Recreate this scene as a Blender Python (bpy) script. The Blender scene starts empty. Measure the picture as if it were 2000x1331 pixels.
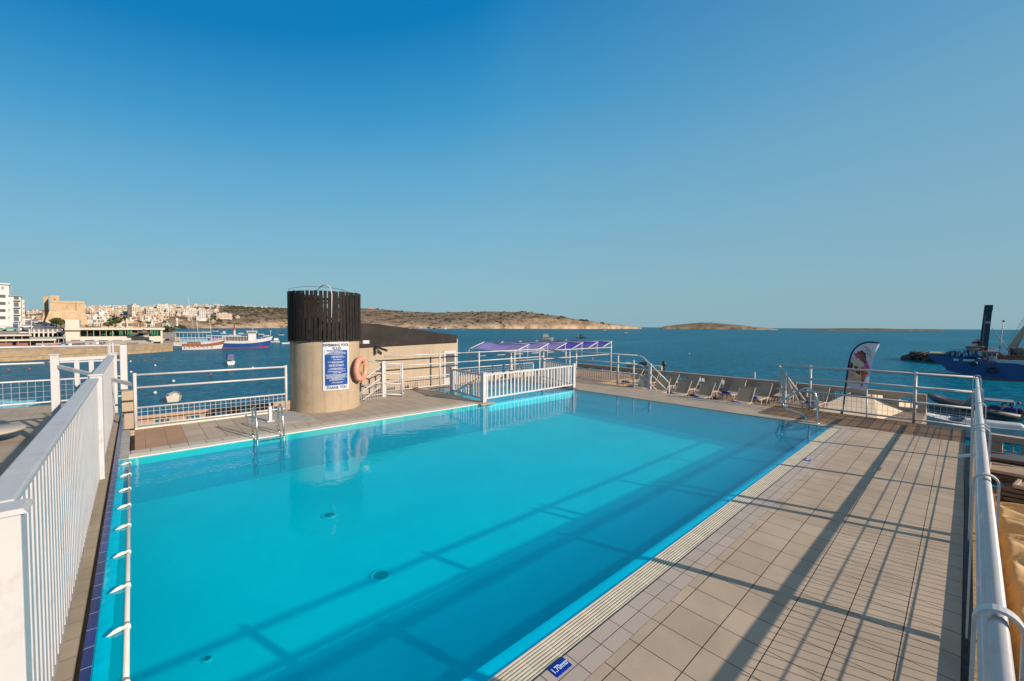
import bpy, bmesh, math, random
import numpy as np
from mathutils import Vector, Matrix
random.seed(7); rng = np.random.default_rng(5)
sc = bpy.context.scene; COL = sc.collection
R = math.radians

# ------------------------------------------------------------------ camera
# world: X runs along the long side of the pool, Y across it, Z up, z=0 is the pool deck
FPX = 803.94; CAM = np.array([0, 0, 2.4])
WM = np.array([[0.73846941, -0.01845913, 0.67403427], [-0.67425725, -0.02960209, 0.73790303], [0.00633177, -0.9993913, -0.03430644]])
cam_d = bpy.data.cameras.new('camera'); cam = bpy.data.objects.new('camera', cam_d); COL.objects.link(cam)
M4 = Matrix.Identity(4)
for i in range(3):
    M4[i][0] = WM[i][0]; M4[i][1] = -WM[i][1]; M4[i][2] = -WM[i][2]; M4[i][3] = CAM[i]
cam.matrix_world = M4
cam_d.sensor_width = 36; cam_d.lens = FPX / 2000 * 36; cam_d.clip_start = 0.05; cam_d.clip_end = 90000
sc.camera = cam
def ray(px, py): return WM @ np.array([(px - 1000) / FPX, (py - 665.5) / FPX, 1.0])
def G(px, py, z=0.0):
    d = ray(px, py); return CAM + d * ((z - 2.4) / d[2])
def PT(px, py, D): return CAM + ray(px, py) * D
def ONX(px, py, X): d = ray(px, py); return CAM + d * (X / d[0])
def ONY(px, py, Y): d = ray(px, py); return CAM + d * (Y / d[1])

# ------------------------------------------------------------------ sky, sun, exposure
SUN_EL = R(21.5); SX, SY = 0.296, -0.955
w = bpy.data.worlds.new('World'); sc.world = w; w.use_nodes = True
nt = w.node_tree; bg = nt.nodes['Background']
sky = nt.nodes.new('ShaderNodeTexSky'); sky.sky_type = 'NISHITA'; sky.sun_disc = False
sky.sun_elevation = SUN_EL; sky.sun_rotation = math.atan2(SX, SY)
sky.air_density = 1.0; sky.dust_density = 0.6; sky.ozone_density = 2.5; sky.altitude = 0
# the Nishita sky, graded low down towards the cool cyan of the photograph's clear evening air
tcn = nt.nodes.new('ShaderNodeTexCoord'); sx_ = nt.nodes.new('ShaderNodeSeparateXYZ'); nt.links.new(tcn.outputs['Generated'], sx_.inputs[0])
rmp = nt.nodes.new('ShaderNodeValToRGB'); el_ = rmp.color_ramp.elements
SKYC = [(0.0, (0.245, 0.415, 0.475)), (0.10, (0.235, 0.440, 0.525)), (0.22, (0.180, 0.420, 0.570)), (0.36, (0.110, 0.365, 0.575)), (0.48, (0.042, 0.290, 0.550)), (0.63, (0.000, 0.188, 0.465)), (0.85, (0.000, 0.175, 0.440)), (0.93, (0.30, 0.31, 0.32)), (1.0, (0.46, 0.42, 0.38))]  # warm grey end stops: unseen zenith brightening added to fill the deck shadows
while len(el_) < len(SKYC): el_.new(0.5)
for i, (p_, c_) in enumerate(SKYC): el_[i].position = p_; el_[i].color = (*c_, 1)
dl = nt.nodes.new('ShaderNodeVectorMath'); dl.operation = 'DOT_PRODUCT'; nt.links.new(tcn.outputs['Generated'], dl.inputs[0]); dl.inputs[1].default_value = (-0.80, 0.60, 0)
ml = nt.nodes.new('ShaderNodeMapRange'); nt.links.new(dl.outputs['Value'], ml.inputs[0]); ml.inputs[1].default_value = -0.1; ml.inputs[2].default_value = 0.7; ml.inputs[3].default_value = 1.0; ml.inputs[4].default_value = 1.38
mz = nt.nodes.new('ShaderNodeMath'); mz.operation = 'MULTIPLY'; nt.links.new(sx_.outputs[2], mz.inputs[0]); nt.links.new(ml.outputs[0], mz.inputs[1]); nt.links.new(mz.outputs[0], rmp.inputs[0])
# paler towards the sun's side
dt = nt.nodes.new('ShaderNodeVectorMath'); dt.operation = 'DOT_PRODUCT'; nt.links.new(tcn.outputs['Generated'], dt.inputs[0]); dt.inputs[1].default_value = (0.80, -0.60, 0)
mr = nt.nodes.new('ShaderNodeMapRange'); nt.links.new(dt.outputs['Value'], mr.inputs[0]); mr.inputs[1].default_value = 0.0; mr.inputs[2].default_value = 1.0; mr.inputs[3].default_value = 0.0; mr.inputs[4].default_value = 0.45
mx1 = nt.nodes.new('ShaderNodeMix'); mx1.data_type = 'RGBA'; nt.links.new(mr.outputs[0], mx1.inputs[0]); nt.links.new(rmp.outputs[0], mx1.inputs[6]); mx1.inputs[7].default_value = (0.225, 0.345, 0.430, 1)
sc1 = nt.nodes.new('ShaderNodeMix'); sc1.data_type = 'RGBA'; sc1.blend_type = 'MULTIPLY'; sc1.inputs[0].default_value = 1; nt.links.new(mx1.outputs[2], sc1.inputs[6])
BGS = 0.10; k_ = 0.632 / BGS; sc1.inputs[7].default_value = (k_, k_, k_, 1)
mx2 = nt.nodes.new('ShaderNodeMix'); mx2.data_type = 'RGBA'; mx2.inputs[0].default_value = 0.96; nt.links.new(sky.outputs[0], mx2.inputs[6]); nt.links.new(sc1.outputs[2], mx2.inputs[7])
nt.links.new(mx2.outputs[2], bg.inputs[0]); bg.inputs[1].default_value = BGS
sl = bpy.data.lights.new('sun', 'SUN'); sl.energy = 4.0; sl.angle = R(0.53); sl.color = (1.0, 0.83, 0.68)
so = bpy.data.objects.new('sun', sl); COL.objects.link(so)
sd = Vector((SX * math.cos(SUN_EL), SY * math.cos(SUN_EL), math.sin(SUN_EL)))
so.rotation_euler = sd.to_track_quat('Z', 'Y').to_euler(); so.location = (20, -60, 40)
sc.view_settings.view_transform = 'Standard'; sc.view_settings.look = 'None'; sc.view_settings.gamma = 1
sc.view_settings.exposure = 0.77
sc.cycles.max_bounces = 8; sc.cycles.transparent_max_bounces = 24; sc.cycles.caustics_reflective = False; sc.cycles.caustics_refractive = False

# ------------------------------------------------------------------ node material helpers
class NM:
    def __init__(s, name):
        s.m = bpy.data.materials.new(name); s.m.use_nodes = True; s.t = s.m.node_tree
        s.b = s.t.nodes['Principled BSDF']
    def n(s, typ, **kw):
        nd = s.t.nodes.new(typ)
        for k, v in kw.items():
            if k in nd.inputs: nd.inputs[k].default_value = v
            else: setattr(nd, k, v)
        return nd
    def l(s, a, b): s.t.links.new(a, b)
    def math(s, op, a, b=None):
        nd = s.n('ShaderNodeMath', operation=op)
        for i, v in enumerate((a, b)):
            if v is None: continue
            if isinstance(v, (int, float)): nd.inputs[i].default_value = v
            else: s.l(v, nd.inputs[i])
        return nd.outputs[0]
    def mix(s, f, a, b, mode='MIX'):
        nd = s.n('ShaderNodeMix', data_type='RGBA', blend_type=mode)
        for i, v in ((0, f), (6, a), (7, b)):
            if isinstance(v, (int, float)): nd.inputs[i].default_value = v
            elif isinstance(v, tuple): nd.inputs[i].default_value = (*v[:3], 1)
            else: s.l(v, nd.inputs[i])
        return nd.outputs[2]
    def noise(s, scale, detail=4, vec=None, rough=0.55):
        nd = s.n('ShaderNodeTexNoise', Scale=scale, Detail=detail, Roughness=rough)
        if vec is not None: s.l(vec, nd.inputs['Vector'])
        return nd.outputs[0]
    def ramp(s, f, pts):
        nd = s.n('ShaderNodeValToRGB'); e = nd.color_ramp.elements
        while len(e) < len(pts): e.new(0.5)
        for i, (p, c) in enumerate(pts): e[i].position = p; e[i].color = (*c, 1) if isinstance(c, tuple) else (c, c, c, 1)
        s.l(f, nd.inputs[0]); return nd.outputs[0]
    def pos(s): return s.n('ShaderNodeNewGeometry').outputs['Position']
    def bump(s, h, strength=0.3, dist=0.01):
        nd = s.n('ShaderNodeBump', Strength=strength, Distance=dist); s.l(h, nd.inputs['Height']); s.l(nd.outputs[0], s.b.inputs['Normal']); return nd
def mat(name, col, rough=0.6, metal=0.0, var=0.12, scale=6.0, bump=0.0, bscale=40.0, dirt=None, dscale=2.0, spec=None):
    q = NM(name); p = q.pos()
    n1 = q.noise(scale, 5, p)
    dark = tuple(c * (1 - var) for c in col); lite = tuple(min(1, c * (1 + var)) for c in col)
    c = q.ramp(n1, [(0.3, dark), (0.7, lite)])
    if dirt:
        n2 = q.noise(dscale, 8, p, 0.7); f = q.ramp(n2, [(0.52, 0.0), (0.72, 0.8)])
        c = q.mix(f, c, dirt)
    q.l(c, q.b.inputs['Base Color'])
    rr = q.ramp(n1, [(0.2, max(0, rough - .08)), (0.8, min(1, rough + .08))]); q.l(rr, q.b.inputs['Roughness'])
    q.b.inputs['Metallic'].default_value = metal
    if spec is not None: q.b.inputs['Specular IOR Level'].default_value = spec
    if bump: q.bump(q.noise(bscale, 5, p), bump, 0.01)
    return q.m
def grid_mat(name, col, joint, sx, sy, ox, oy, jw=0.006, var=0.1, rough=0.75, rib=0.0, ribaxis=0, stain=0.6, stagger=0.0, two=None):
    q = NM(name); p = q.pos(); sp = q.n('ShaderNodeSeparateXYZ'); q.l(p, sp.inputs[0])
    X, Y = sp.outputs[0], sp.outputs[1]
    v = q.math('DIVIDE', q.math('SUBTRACT', Y, oy), sy); fy = q.math('FLOOR', v)
    xs = q.math('SUBTRACT', X, ox)
    if stagger: xs = q.math('ADD', xs, q.math('MULTIPLY', q.math('MODULO', fy, 2.0), stagger * sx))
    u = q.math('DIVIDE', xs, sx)
    fx = q.math('FLOOR', u)
    def edge(u_, s_):
        fr = q.math('FRACT', u_); d = q.math('MINIMUM', fr, q.math('SUBTRACT', 1.0, fr))
        return q.math('LESS_THAN', d, jw / 2 / s_)
    j = q.math('MAXIMUM', edge(u, sx), edge(v, sy))
    cb = q.n('ShaderNodeCombineXYZ'); q.l(fx, cb.inputs[0]); q.l(fy, cb.inputs[1])
    wn = q.n('ShaderNodeTexWhiteNoise'); q.l(cb.outputs[0], wn.inputs[0])
    c = q.mix(wn.outputs[0], tuple(a * (1 - var) for a in col), tuple(a * (1 + var) for a in (two or col)))
    n1 = q.noise(1.3, 6, p, 0.65)
    c = q.mix(q.ramp(n1, [(0.42, 0.0), (0.75, stain)]), c, tuple(a * 0.55 for a in col))
    n3 = q.noise(60, 4, p)
    c = q.mix(q.math('MULTIPLY', n3, 0.35), c, tuple(a * 0.6 for a in col))
    c = q.mix(j, c, joint); q.l(c, q.b.inputs['Base Color'])
    q.b.inputs['Roughness'].default_value = rough; q.b.inputs['Specular IOR Level'].default_value = 0.3
    h = q.math('SUBTRACT', q.math('MULTIPLY', q.noise(90, 5, p), 0.3), j)
    if rib:
        h = q.math('ADD', h, q.math('MULTIPLY', q.math('SINE', q.math('MULTIPLY', (X, Y)[ribaxis], rib)), 0.5))
    q.bump(h, 0.5, 0.004)
    return q.m

# ------------------------------------------------------------------ mesh helpers
class MB:
    def __init__(s): s.v = []; s.f = []; s.mi = []; s.sm = []
    def add(s, vs, fs, mi=0, smooth=False):
        o = len(s.v); s.v += [tuple(map(float, v)) for v in vs]
        for f in fs: s.f.append(tuple(i + o for i in f)); s.mi.append(mi); s.sm.append(smooth)
        return s
    def box(s, a, b, mi=0):
        x0, y0, z0 = a; x1, y1, z1 = b
        return s.add([(x0, y0, z0), (x1, y0, z0), (x1, y1, z0), (x0, y1, z0), (x0, y0, z1), (x1, y0, z1), (x1, y1, z1), (x0, y1, z1)],
                     [(0, 3, 2, 1), (4, 5, 6, 7), (0, 1, 5, 4), (1, 2, 6, 5), (2, 3, 7, 6), (3, 0, 4, 7)], mi)
    def cbox(s, c, d, mi=0): return s.box([c[i] - d[i] / 2 for i in range(3)], [c[i] + d[i] / 2 for i in range(3)], mi)
    def hexa(s, bot, top, mi=0):
        n = len(bot)
        return s.add(list(bot) + list(top), [tuple(range(n))[::-1], tuple(range(n, 2 * n))] + [(i, (i + 1) % n, n + (i + 1) % n, n + i) for i in range(n)], mi)
    def prism(s, poly, z0, z1, mi=0): return s.hexa([(x, y, z0) for x, y in poly], [(x, y, z1) for x, y in poly], mi)
    def bar(s, p, q, w, h, mi=0, up=(0, 0, 1)):
        p = Vector(p); q = Vector(q); d = (q - p).normalized(); u = Vector(up)
        if abs(d.dot(u)) > 0.98: u = Vector((1, 0, 0))
        sx = d.cross(u).normalized() * w / 2; sy = sx.cross(d).normalized() * h / 2
        return s.hexa([p - sx - sy, p + sx - sy, p + sx + sy, p - sx + sy], [q - sx - sy, q + sx - sy, q + sx + sy, q - sx + sy], mi)
    def tube(s, pts, r, seg=8, mi=0, closed=False, cap=True):
        pts = [Vector(p) for p in pts]; n = len(pts); rr = r if hasattr(r, '__len__') else [r] * n
        vs = []; prev = None
        for i, p in enumerate(pts):
            if closed: d = pts[(i + 1) % n] - pts[i - 1]
            else: d = pts[min(i + 1, n - 1)] - pts[max(i - 1, 0)]
            d.normalize()
            if prev is None:
                u = Vector((0, 0, 1)) if abs(d.z) < 0.9 else Vector((1, 0, 0)); a = d.cross(u).normalized()
            else: a = (prev - d * prev.dot(d)).normalized()
            prev = a; b = d.cross(a)
            vs += [p + (a * math.cos(t) + b * math.sin(t)) * rr[i] for t in (2 * math.pi * k / seg for k in range(seg))]
        fs = []
        for i in range(n if closed else n - 1):
            o = i * seg; o2 = ((i + 1) % n) * seg
            fs += [(o + k, o + (k + 1) % seg, o2 + (k + 1) % seg, o2 + k) for k in range(seg)]
        s.add(vs, fs, mi, True)
        if cap and not closed:
            o = len(s.v) - len(vs); s.f += [tuple(o + k for k in range(seg))[::-1], tuple(o + (n - 1) * seg + k for k in range(seg))]; s.mi += [mi, mi]; s.sm += [False, False]
        return s
    def lathe(s, prof, c=(0, 0, 0), seg=24, mi=0, a0=0, a1=2 * math.pi, smooth=True):
        full = abs(a1 - a0 - 2 * math.pi) < 1e-6; m = seg if full else seg + 1
        vs = [(c[0] + r * math.cos(a0 + (a1 - a0) * k / seg), c[1] + r * math.sin(a0 + (a1 - a0) * k / seg), c[2] + z) for r, z in prof for k in range(m)]
        fs = [(i * m + k, i * m + (k + 1) % m, (i + 1) * m + (k + 1) % m, (i + 1) * m + k) for i in range(len(prof) - 1) for k in range(seg)]
        return s.add(vs, fs, mi, smooth)
    def blob(s, c, r, mi=0, seg=8, rings=5, jit=0.0):
        vs = [(c[0], c[1], c[2] - r[2])]
        for i in range(1, rings):
            t = math.pi * i / rings
            for k in range(seg):
                j = 1 + random.uniform(-jit, jit)
                vs.append((c[0] + r[0] * j * math.sin(t) * math.cos(2 * math.pi * k / seg), c[1] + r[1] * j * math.sin(t) * math.sin(2 * math.pi * k / seg), c[2] - r[2] * j * math.cos(t)))
        vs.append((c[0], c[1], c[2] + r[2])); N = len(vs) - 1
        fs = [(0, 1 + (k + 1) % seg, 1 + k) for k in range(seg)]
        for i in range(rings - 2):
            o = 1 + i * seg; fs += [(o + k, o + (k + 1) % seg, o + seg + (k + 1) % seg, o + seg + k) for k in range(seg)]
        o = 1 + (rings - 2) * seg; fs += [(o + k, o + (k + 1) % seg, N) for k in range(seg)]
        return s.add(vs, fs, mi, jit == 0)
    def quad(s, a, b, c, d, mi=0): return s.add([a, b, c, d], [(0, 1, 2, 3)], mi)
    def xf(s, fn): s.v = [tuple(fn(v)) for v in s.v]; return s
def mk(name, mb, mats, parent=None, bevel=0.0, world=False, fixn=False):
    """one mesh object; world=True: verts are world coordinates and get moved into the parent's frame"""
    me = bpy.data.meshes.new(name); vs = mb.v
    if world and parent is not None:
        loc = Vector(parent.location); a = parent.rotation_euler.z; ca, sa = math.cos(-a), math.sin(-a)
        out = []
        for v in vs:
            x, y, z = v[0] - loc.x, v[1] - loc.y, v[2] - loc.z; out.append((x * ca - y * sa, x * sa + y * ca, z))
        vs = out
    me.from_pydata(vs, [], mb.f)
    if not isinstance(mats, (list, tuple)): mats = [mats]
    for m in mats: me.materials.append(m)
    me.polygons.foreach_set('material_index', mb.mi); me.polygons.foreach_set('use_smooth', mb.sm)
    if fixn:
        bm = bmesh.new(); bm.from_mesh(me); bmesh.ops.recalc_face_normals(bm, faces=bm.faces); bm.to_mesh(me); bm.free()
    me.update(); o = bpy.data.objects.new(name, me); COL.objects.link(o)
    if parent is not None: o.parent = parent
    if bevel:
        b = o.modifiers.new('Bevel', 'BEVEL'); b.width = bevel; b.segments = 2; b.limit_method = 'ANGLE'
    return o
def tag(o, label, cat, group=None):
    o['label'] = label; o['category'] = cat
    if group: o['group'] = group
    return o
def thing(name, label, cat, loc=(0, 0, 0), rz=0.0, group=None):
    o = bpy.data.objects.new(name, None); COL.objects.link(o); o.empty_display_size = 0.3
    o.location = tuple(float(v) for v in loc); o.rotation_euler = (0, 0, rz); return tag(o, label, cat, group)
def struct(name, mb, m, kind='structure', **kw):
    o = mk(name, mb, m, **kw); o['kind'] = kind; return o
CH = {}
def reg(root, *parts): CH.setdefault(root.name, []); CH[root.name] += parts; return root
def copy_tree(root, loc, rz=None, label=None):
    def rec(o, par):
        c = o.copy(); COL.objects.link(c)
        if par is not None: c.parent = par
        for ch in [x for x in ALLKIDS(o)]: rec(ch, c)
        return c
    c = rec(root, None); c.location = tuple(float(v) for v in loc)
    if rz is not None: c.rotation_euler = (0, 0, rz)
    if label: c['label'] = label
    return c
def ALLKIDS(o): return list(o.children)
def arc(c, r, a0, a1, n, plane='xz'):
    out = []
    for i in range(n + 1):
        t = R(a0 + (a1 - a0) * i / n); u, v = r * math.cos(t), r * math.sin(t)
        out.append((c[0] + u, c[1], c[2] + v) if plane == 'xz' else (c[0], c[1] + u, c[2] + v) if plane == 'yz' else (c[0] + u, c[1] + v, c[2]))
    return out
def text_mb(txt, size, fn, mi=0, align='CENTER', bold=0.0, sxy=(1, 1)):
    cu = bpy.data.curves.new('t', 'FONT'); cu.body = txt; cu.size = size; cu.align_x = align; cu.align_y = 'CENTER'; cu.offset = bold
    o = bpy.data.objects.new('t', cu); COL.objects.link(o); dg = bpy.context.evaluated_depsgraph_get()
    me = bpy.data.meshes.new_from_object(o.evaluated_get(dg)); mb = MB()
    mb.add([fn(v.co.x * sxy[0], v.co.y * sxy[1]) for v in me.vertices], [tuple(p.vertices) for p in me.polygons], mi)
    bpy.data.objects.remove(o); bpy.data.meshes.remove(me); bpy.data.curves.remove(cu); return mb

# ------------------------------------------------------------------ materials
def water_mat(name, tint, scale, bstr, body, bw, ior=1.33):
    q = NM(name); q.t.nodes.remove(q.b); out = q.t.nodes['Material Output']
    p = q.pos(); mp = q.n('ShaderNodeMapping'); q.l(p, mp.inputs[0]); mp.inputs['Scale'].default_value = (1, 1, 1)
    h = q.math('ADD', q.noise(scale, 3, mp.outputs[0]), q.math('MULTIPLY', q.noise(scale * 3.1, 2, mp.outputs[0]), 0.35))
    h = q.math('ADD', h, q.math('MULTIPLY', q.noise(scale * 0.3, 2, mp.outputs[0]), 0.8))
    bp = q.n('ShaderNodeBump', Strength=bstr, Distance=0.02); q.l(h, bp.inputs['Height'])
    gl = q.n('ShaderNodeBsdfGlossy', Roughness=0.01); q.l(bp.outputs[0], gl.inputs['Normal'])
    tr = q.n('ShaderNodeBsdfTransparent'); tr.inputs[0].default_value = (*tint, 1)
    dp = q.n('ShaderNodeVectorMath', operation='DOT_PRODUCT'); gi = q.n('ShaderNodeNewGeometry'); q.l(gi.outputs['Incoming'], dp.inputs[0]); q.l(bp.outputs[0], dp.inputs[1])
    fr = q.math('ADD', q.math('MULTIPLY', q.math('POWER', q.math('SUBTRACT', 1.0, q.math('ABSOLUTE', dp.outputs['Value'])), 5.0), 0.80), 0.021)
    mx = q.n('ShaderNodeMixShader'); df = q.n('ShaderNodeBsdfDiffuse'); df.inputs[0].default_value = (*body, 1); mb_ = q.n('ShaderNodeMixShader'); mb_.inputs[0].default_value = bw; q.l(tr.outputs[0], mb_.inputs[1]); q.l(df.outputs[0], mb_.inputs[2])
    q.l(fr, mx.inputs[0]); q.l(mb_.outputs[0], mx.inputs[1]); q.l(gl.outputs[0], mx.inputs[2])
    q.l(mx.outputs[0], out.inputs[0]); return q.m
M = {}
M['pool_water'] = water_mat('pool_water', (0.01, 0.90, 1.0), 3.2, 0.17, (0.0, 0.56, 1.0), 0.14)
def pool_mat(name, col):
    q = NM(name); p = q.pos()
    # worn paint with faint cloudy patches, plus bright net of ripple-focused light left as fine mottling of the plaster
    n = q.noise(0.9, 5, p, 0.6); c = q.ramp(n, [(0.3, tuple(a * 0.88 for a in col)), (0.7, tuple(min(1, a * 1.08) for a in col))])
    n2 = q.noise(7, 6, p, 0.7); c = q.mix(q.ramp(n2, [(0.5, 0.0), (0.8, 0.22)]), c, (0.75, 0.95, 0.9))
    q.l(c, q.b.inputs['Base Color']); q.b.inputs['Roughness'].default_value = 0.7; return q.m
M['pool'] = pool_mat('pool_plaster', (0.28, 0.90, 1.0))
M['poolwall'] = pool_mat('pool_wall_darkened', (0.01, 0.25, 0.37))  # wall colour darkened to offset the strong direct sunlight on it
M['ledge'] = pool_mat('pool_ledge', (0.6, 0.8, 0.82))
def sea_mat():
    q = NM('sea_water'); p = q.pos(); q.t.nodes.remove(q.b); out = q.t.nodes['Material Output']
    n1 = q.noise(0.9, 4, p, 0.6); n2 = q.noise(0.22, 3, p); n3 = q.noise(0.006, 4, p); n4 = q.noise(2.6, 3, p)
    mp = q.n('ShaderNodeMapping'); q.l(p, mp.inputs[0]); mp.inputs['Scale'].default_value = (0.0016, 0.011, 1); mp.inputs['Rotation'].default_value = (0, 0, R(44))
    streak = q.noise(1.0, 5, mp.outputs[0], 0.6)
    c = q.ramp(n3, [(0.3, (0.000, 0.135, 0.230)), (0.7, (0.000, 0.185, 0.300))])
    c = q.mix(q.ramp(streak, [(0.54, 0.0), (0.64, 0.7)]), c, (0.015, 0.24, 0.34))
    c = q.mix(q.ramp(q.math('ADD', q.math('MULTIPLY', n1, 0.6), q.math('MULTIPLY', n4, 0.4)), [(0.45, 0.85), (0.56, 0.0)]), c, (0.0, 0.062, 0.115))  # dark and light reflections of the wave facets painted into the colour
    h = q.math('ADD', n1, q.math('MULTIPLY', n2, 2.0)); h = q.math('ADD', h, q.math('MULTIPLY', n4, 0.35))
    bp = q.n('ShaderNodeBump', Strength=1.0, Distance=0.55); q.l(h, bp.inputs['Height'])
    df = q.n('ShaderNodeBsdfDiffuse'); q.l(c, df.inputs[0]); gl = q.n('ShaderNodeBsdfGlossy', Roughness=0.16); q.l(bp.outputs[0], gl.inputs['Normal'])
    dp = q.n('ShaderNodeVectorMath', operation='DOT_PRODUCT'); gi = q.n('ShaderNodeNewGeometry'); q.l(gi.outputs['Incoming'], dp.inputs[0]); q.l(bp.outputs[0], dp.inputs[1])
    fr = q.math('ADD', q.math('MULTIPLY', q.math('POWER', q.math('SUBTRACT', 1.0, q.math('MAXIMUM', dp.outputs['Value'], 0.05)), 5.0), 0.36), 0.015)
    mx = q.n('ShaderNodeMixShader'); q.l(fr, mx.inputs[0]); q.l(df.outputs[0], mx.inputs[1]); q.l(gl.outputs[0], mx.inputs[2]); q.l(mx.outputs[0], out.inputs[0]); return q.m
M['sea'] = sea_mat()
M['tile'] = grid_mat('deck_tile', (0.45, 0.36, 0.265), (0.03, 0.024, 0.018), 0.33, 0.333, 2.766, 0.583, 0.007, 0.08, rough=0.8)
M['small_tile'] = grid_mat('ribbed_tile', (0.46, 0.39, 0.33), (0.04, 0.033, 0.027), 0.271, 0.117, 2.284, 1.661, 0.006, 0.07, rib=420, ribaxis=0, stain=0.15)
M['left_tile'] = grid_mat('left_deck_tile', (0.42, 0.35, 0.27), (0.05, 0.04, 0.03), 0.333, 0.6, 0.075, 10.56, 0.008, 0.10, rough=0.85)
M['terracotta'] = grid_mat('terracotta_tile', (0.40, 0.25, 0.155), (0.12, 0.07, 0.045), 0.333, 0.85, 0.10, 10.56, 0.006, 0.08)
M['coping'] = grid_mat('coping_tile', (0.47, 0.43, 0.36), (0.03, 0.027, 0.022), 0.2835, 0.32, -0.117, 10.24, 0.009, 0.06, stain=0.15)
M['coping_edge'] = mat('coping_edge', (0.62, 0.56, 0.46), 0.5, var=0.06, bump=0.2)
M['far_tile'] = grid_mat('far_deck_tile', (0.39, 0.325, 0.25), (0.07, 0.055, 0.045), 0.33, 0.33, 12.8, 0.1, 0.005, 0.07, rough=0.85)
M['wood'] = grid_mat('deck_plank', (0.16, 0.10, 0.055), (0.008, 0.006, 0.004), 4.0, 0.198, 11.0, -0.1, 0.014, 0.22, rough=0.6, two=(0.22, 0.12, 0.05))
M['white'] = mat('white_painted_metal', (0.49, 0.485, 0.48), 0.35, var=0.05, scale=3, bump=0.05, bscale=25, dirt=(0.45, 0.36, 0.27), dscale=9)
M['white_clean'] = mat('white_paint', (0.47, 0.47, 0.475), 0.42, var=0.05, scale=3, bump=0.10, bscale=18, dirt=(0.36, 0.33, 0.29), dscale=6)
M['grey_rail'] = mat('greyed_white_paint', (0.46, 0.455, 0.45), 0.4, var=0.08, scale=4, bump=0.05)
M['steel'] = mat('stainless_steel', (0.62, 0.60, 0.57), 0.18, metal=1.0, var=0.12, scale=8, dirt=(0.25, 0.12, 0.05), dscale=14)
M['render'] = mat('sand_render', (0.36, 0.285, 0.195), 0.85, var=0.07, scale=1.6, bump=0.35, bscale=14, dirt=(0.30, 0.22, 0.14), dscale=1.1)
M['render2'] = mat('beige_render', (0.37, 0.30, 0.22), 0.85, var=0.05, scale=1.0, bump=0.2, bscale=20, dirt=(0.33, 0.26, 0.19), dscale=0.9)
def streaky(name, base, dark, rough=0.85):
    q = NM(name); p = q.pos(); n1 = q.noise(1.6, 5, p)
    c = q.ramp(n1, [(0.3, tuple(a * .93 for a in base)), (0.7, tuple(a * 1.05 for a in base))])
    mp = q.n('ShaderNodeMapping'); q.l(p, mp.inputs[0]); mp.inputs['Scale'].default_value = (7.0, 7.0, 0.45)
    st = q.noise(1.0, 5, mp.outputs[0], 0.6); c = q.mix(q.ramp(st, [(0.52, 0.0), (0.74, 0.55)]), c, dark)
    n2 = q.noise(1.3, 9, p, 0.75); c = q.mix(q.ramp(n2, [(0.56, 0.0), (0.68, 0.5)]), c, dark)
    wv = q.n('ShaderNodeTexVoronoi', feature='DISTANCE_TO_EDGE', Scale=0.9); q.l(q.mix(0.12, p, q.n('ShaderNodeTexNoise', Scale=3.0).outputs[1]), wv.inputs['Vector'])
    crack = q.ramp(wv.outputs[0], [(0.0, 0.22), (0.004, 0.0)]); c = q.mix(crack, c, tuple(a * .4 for a in dark))
    q.l(c, q.b.inputs['Base Color']); q.b.inputs['Roughness'].default_value = rough; q.b.inputs['Specular IOR Level'].default_value = 0.3
    q.bump(q.math('ADD', q.noise(14, 6, p), q.math('MULTIPLY', q.noise(3, 3, p), 1.5)), 0.5, 0.012); return q.m
M['render'] = streaky('sand_render_streaked', (0.37, 0.29, 0.20), (0.27, 0.195, 0.125)); M['render2'] = streaky('beige_render_streaked', (0.38, 0.305, 0.22), (0.30, 0.23, 0.165))
M['slat'] = mat('dark_stained_slat', (0.021, 0.0175, 0.016), 0.75, var=0.25, scale=7, bump=0.3, bscale=60, spec=0.15)
M['roof_dark'] = mat('dark_bitumen', (0.028, 0.024, 0.022), 0.85, var=0.22, scale=2.5, bump=0.3, spec=0.2, dirt=(0.052, 0.044, 0.04), dscale=1.6)
M['dark'] = mat('dark_void', (0.015, 0.014, 0.013), 0.7, var=0.3)
M['black'] = mat('black_plastic', (0.02, 0.02, 0.02), 0.45, var=0.2)
M['blue_tile'] = grid_mat('blue_mosaic_tile', (0.012, 0.03, 0.16), (0.35, 0.38, 0.42), 2.0, 0.245, -1.27, 0.1, 0.007, 0.3, rough=0.18, stain=0.5)
M['channel_tile'] = grid_mat('ribbed_channel_tile', (0.38, 0.315, 0.225), (0.16, 0.12, 0.08), 2.0, 0.245, -1.3, 0.06, 0.007, 0.08, rib=500, ribaxis=1, stain=0.6)
M['concrete'] = mat('grey_concrete', (0.33, 0.32, 0.30), 0.85, var=0.15, scale=3, bump=0.4, bscale=30, dirt=(0.15, 0.13, 0.11), dscale=5)
M['ochre'] = mat('ochre_kerb', (0.38, 0.24, 0.10), 0.85, var=0.2, scale=4, bump=0.4, bscale=25, dirt=(0.15, 0.10, 0.06), dscale=4)
M['gutter'] = mat('wet_gutter', (0.035, 0.032, 0.028), 0.45, var=0.5, scale=9, bump=0.5, bscale=20, dirt=(0.14, 0.12, 0.09), dscale=12)
M['groove'] = mat('rusty_groove', (0.13, 0.075, 0.045), 0.7, var=0.3, scale=9)
M['grate'] = mat('cream_plastic_grate', (0.60, 0.55, 0.43), 0.45, var=0.08, scale=5)
M['sign_blue'] = mat('sign_blue', (0.008, 0.055, 0.235), 0.35, var=0.05)
M['sign_blue2'] = mat('enamel_blue', (0.006, 0.025, 0.30), 0.2, var=0.05)
M['sign_white'] = mat('sign_white', (0.5, 0.52, 0.55), 0.4, var=0.03)
M['sign_ink'] = mat('sign_ink', (0.03, 0.03, 0.06), 0.5, var=0.1)
M['pale_letter'] = mat('pale_letter', (0.62, 0.76, 0.85), 0.4, var=0.03)
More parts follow.
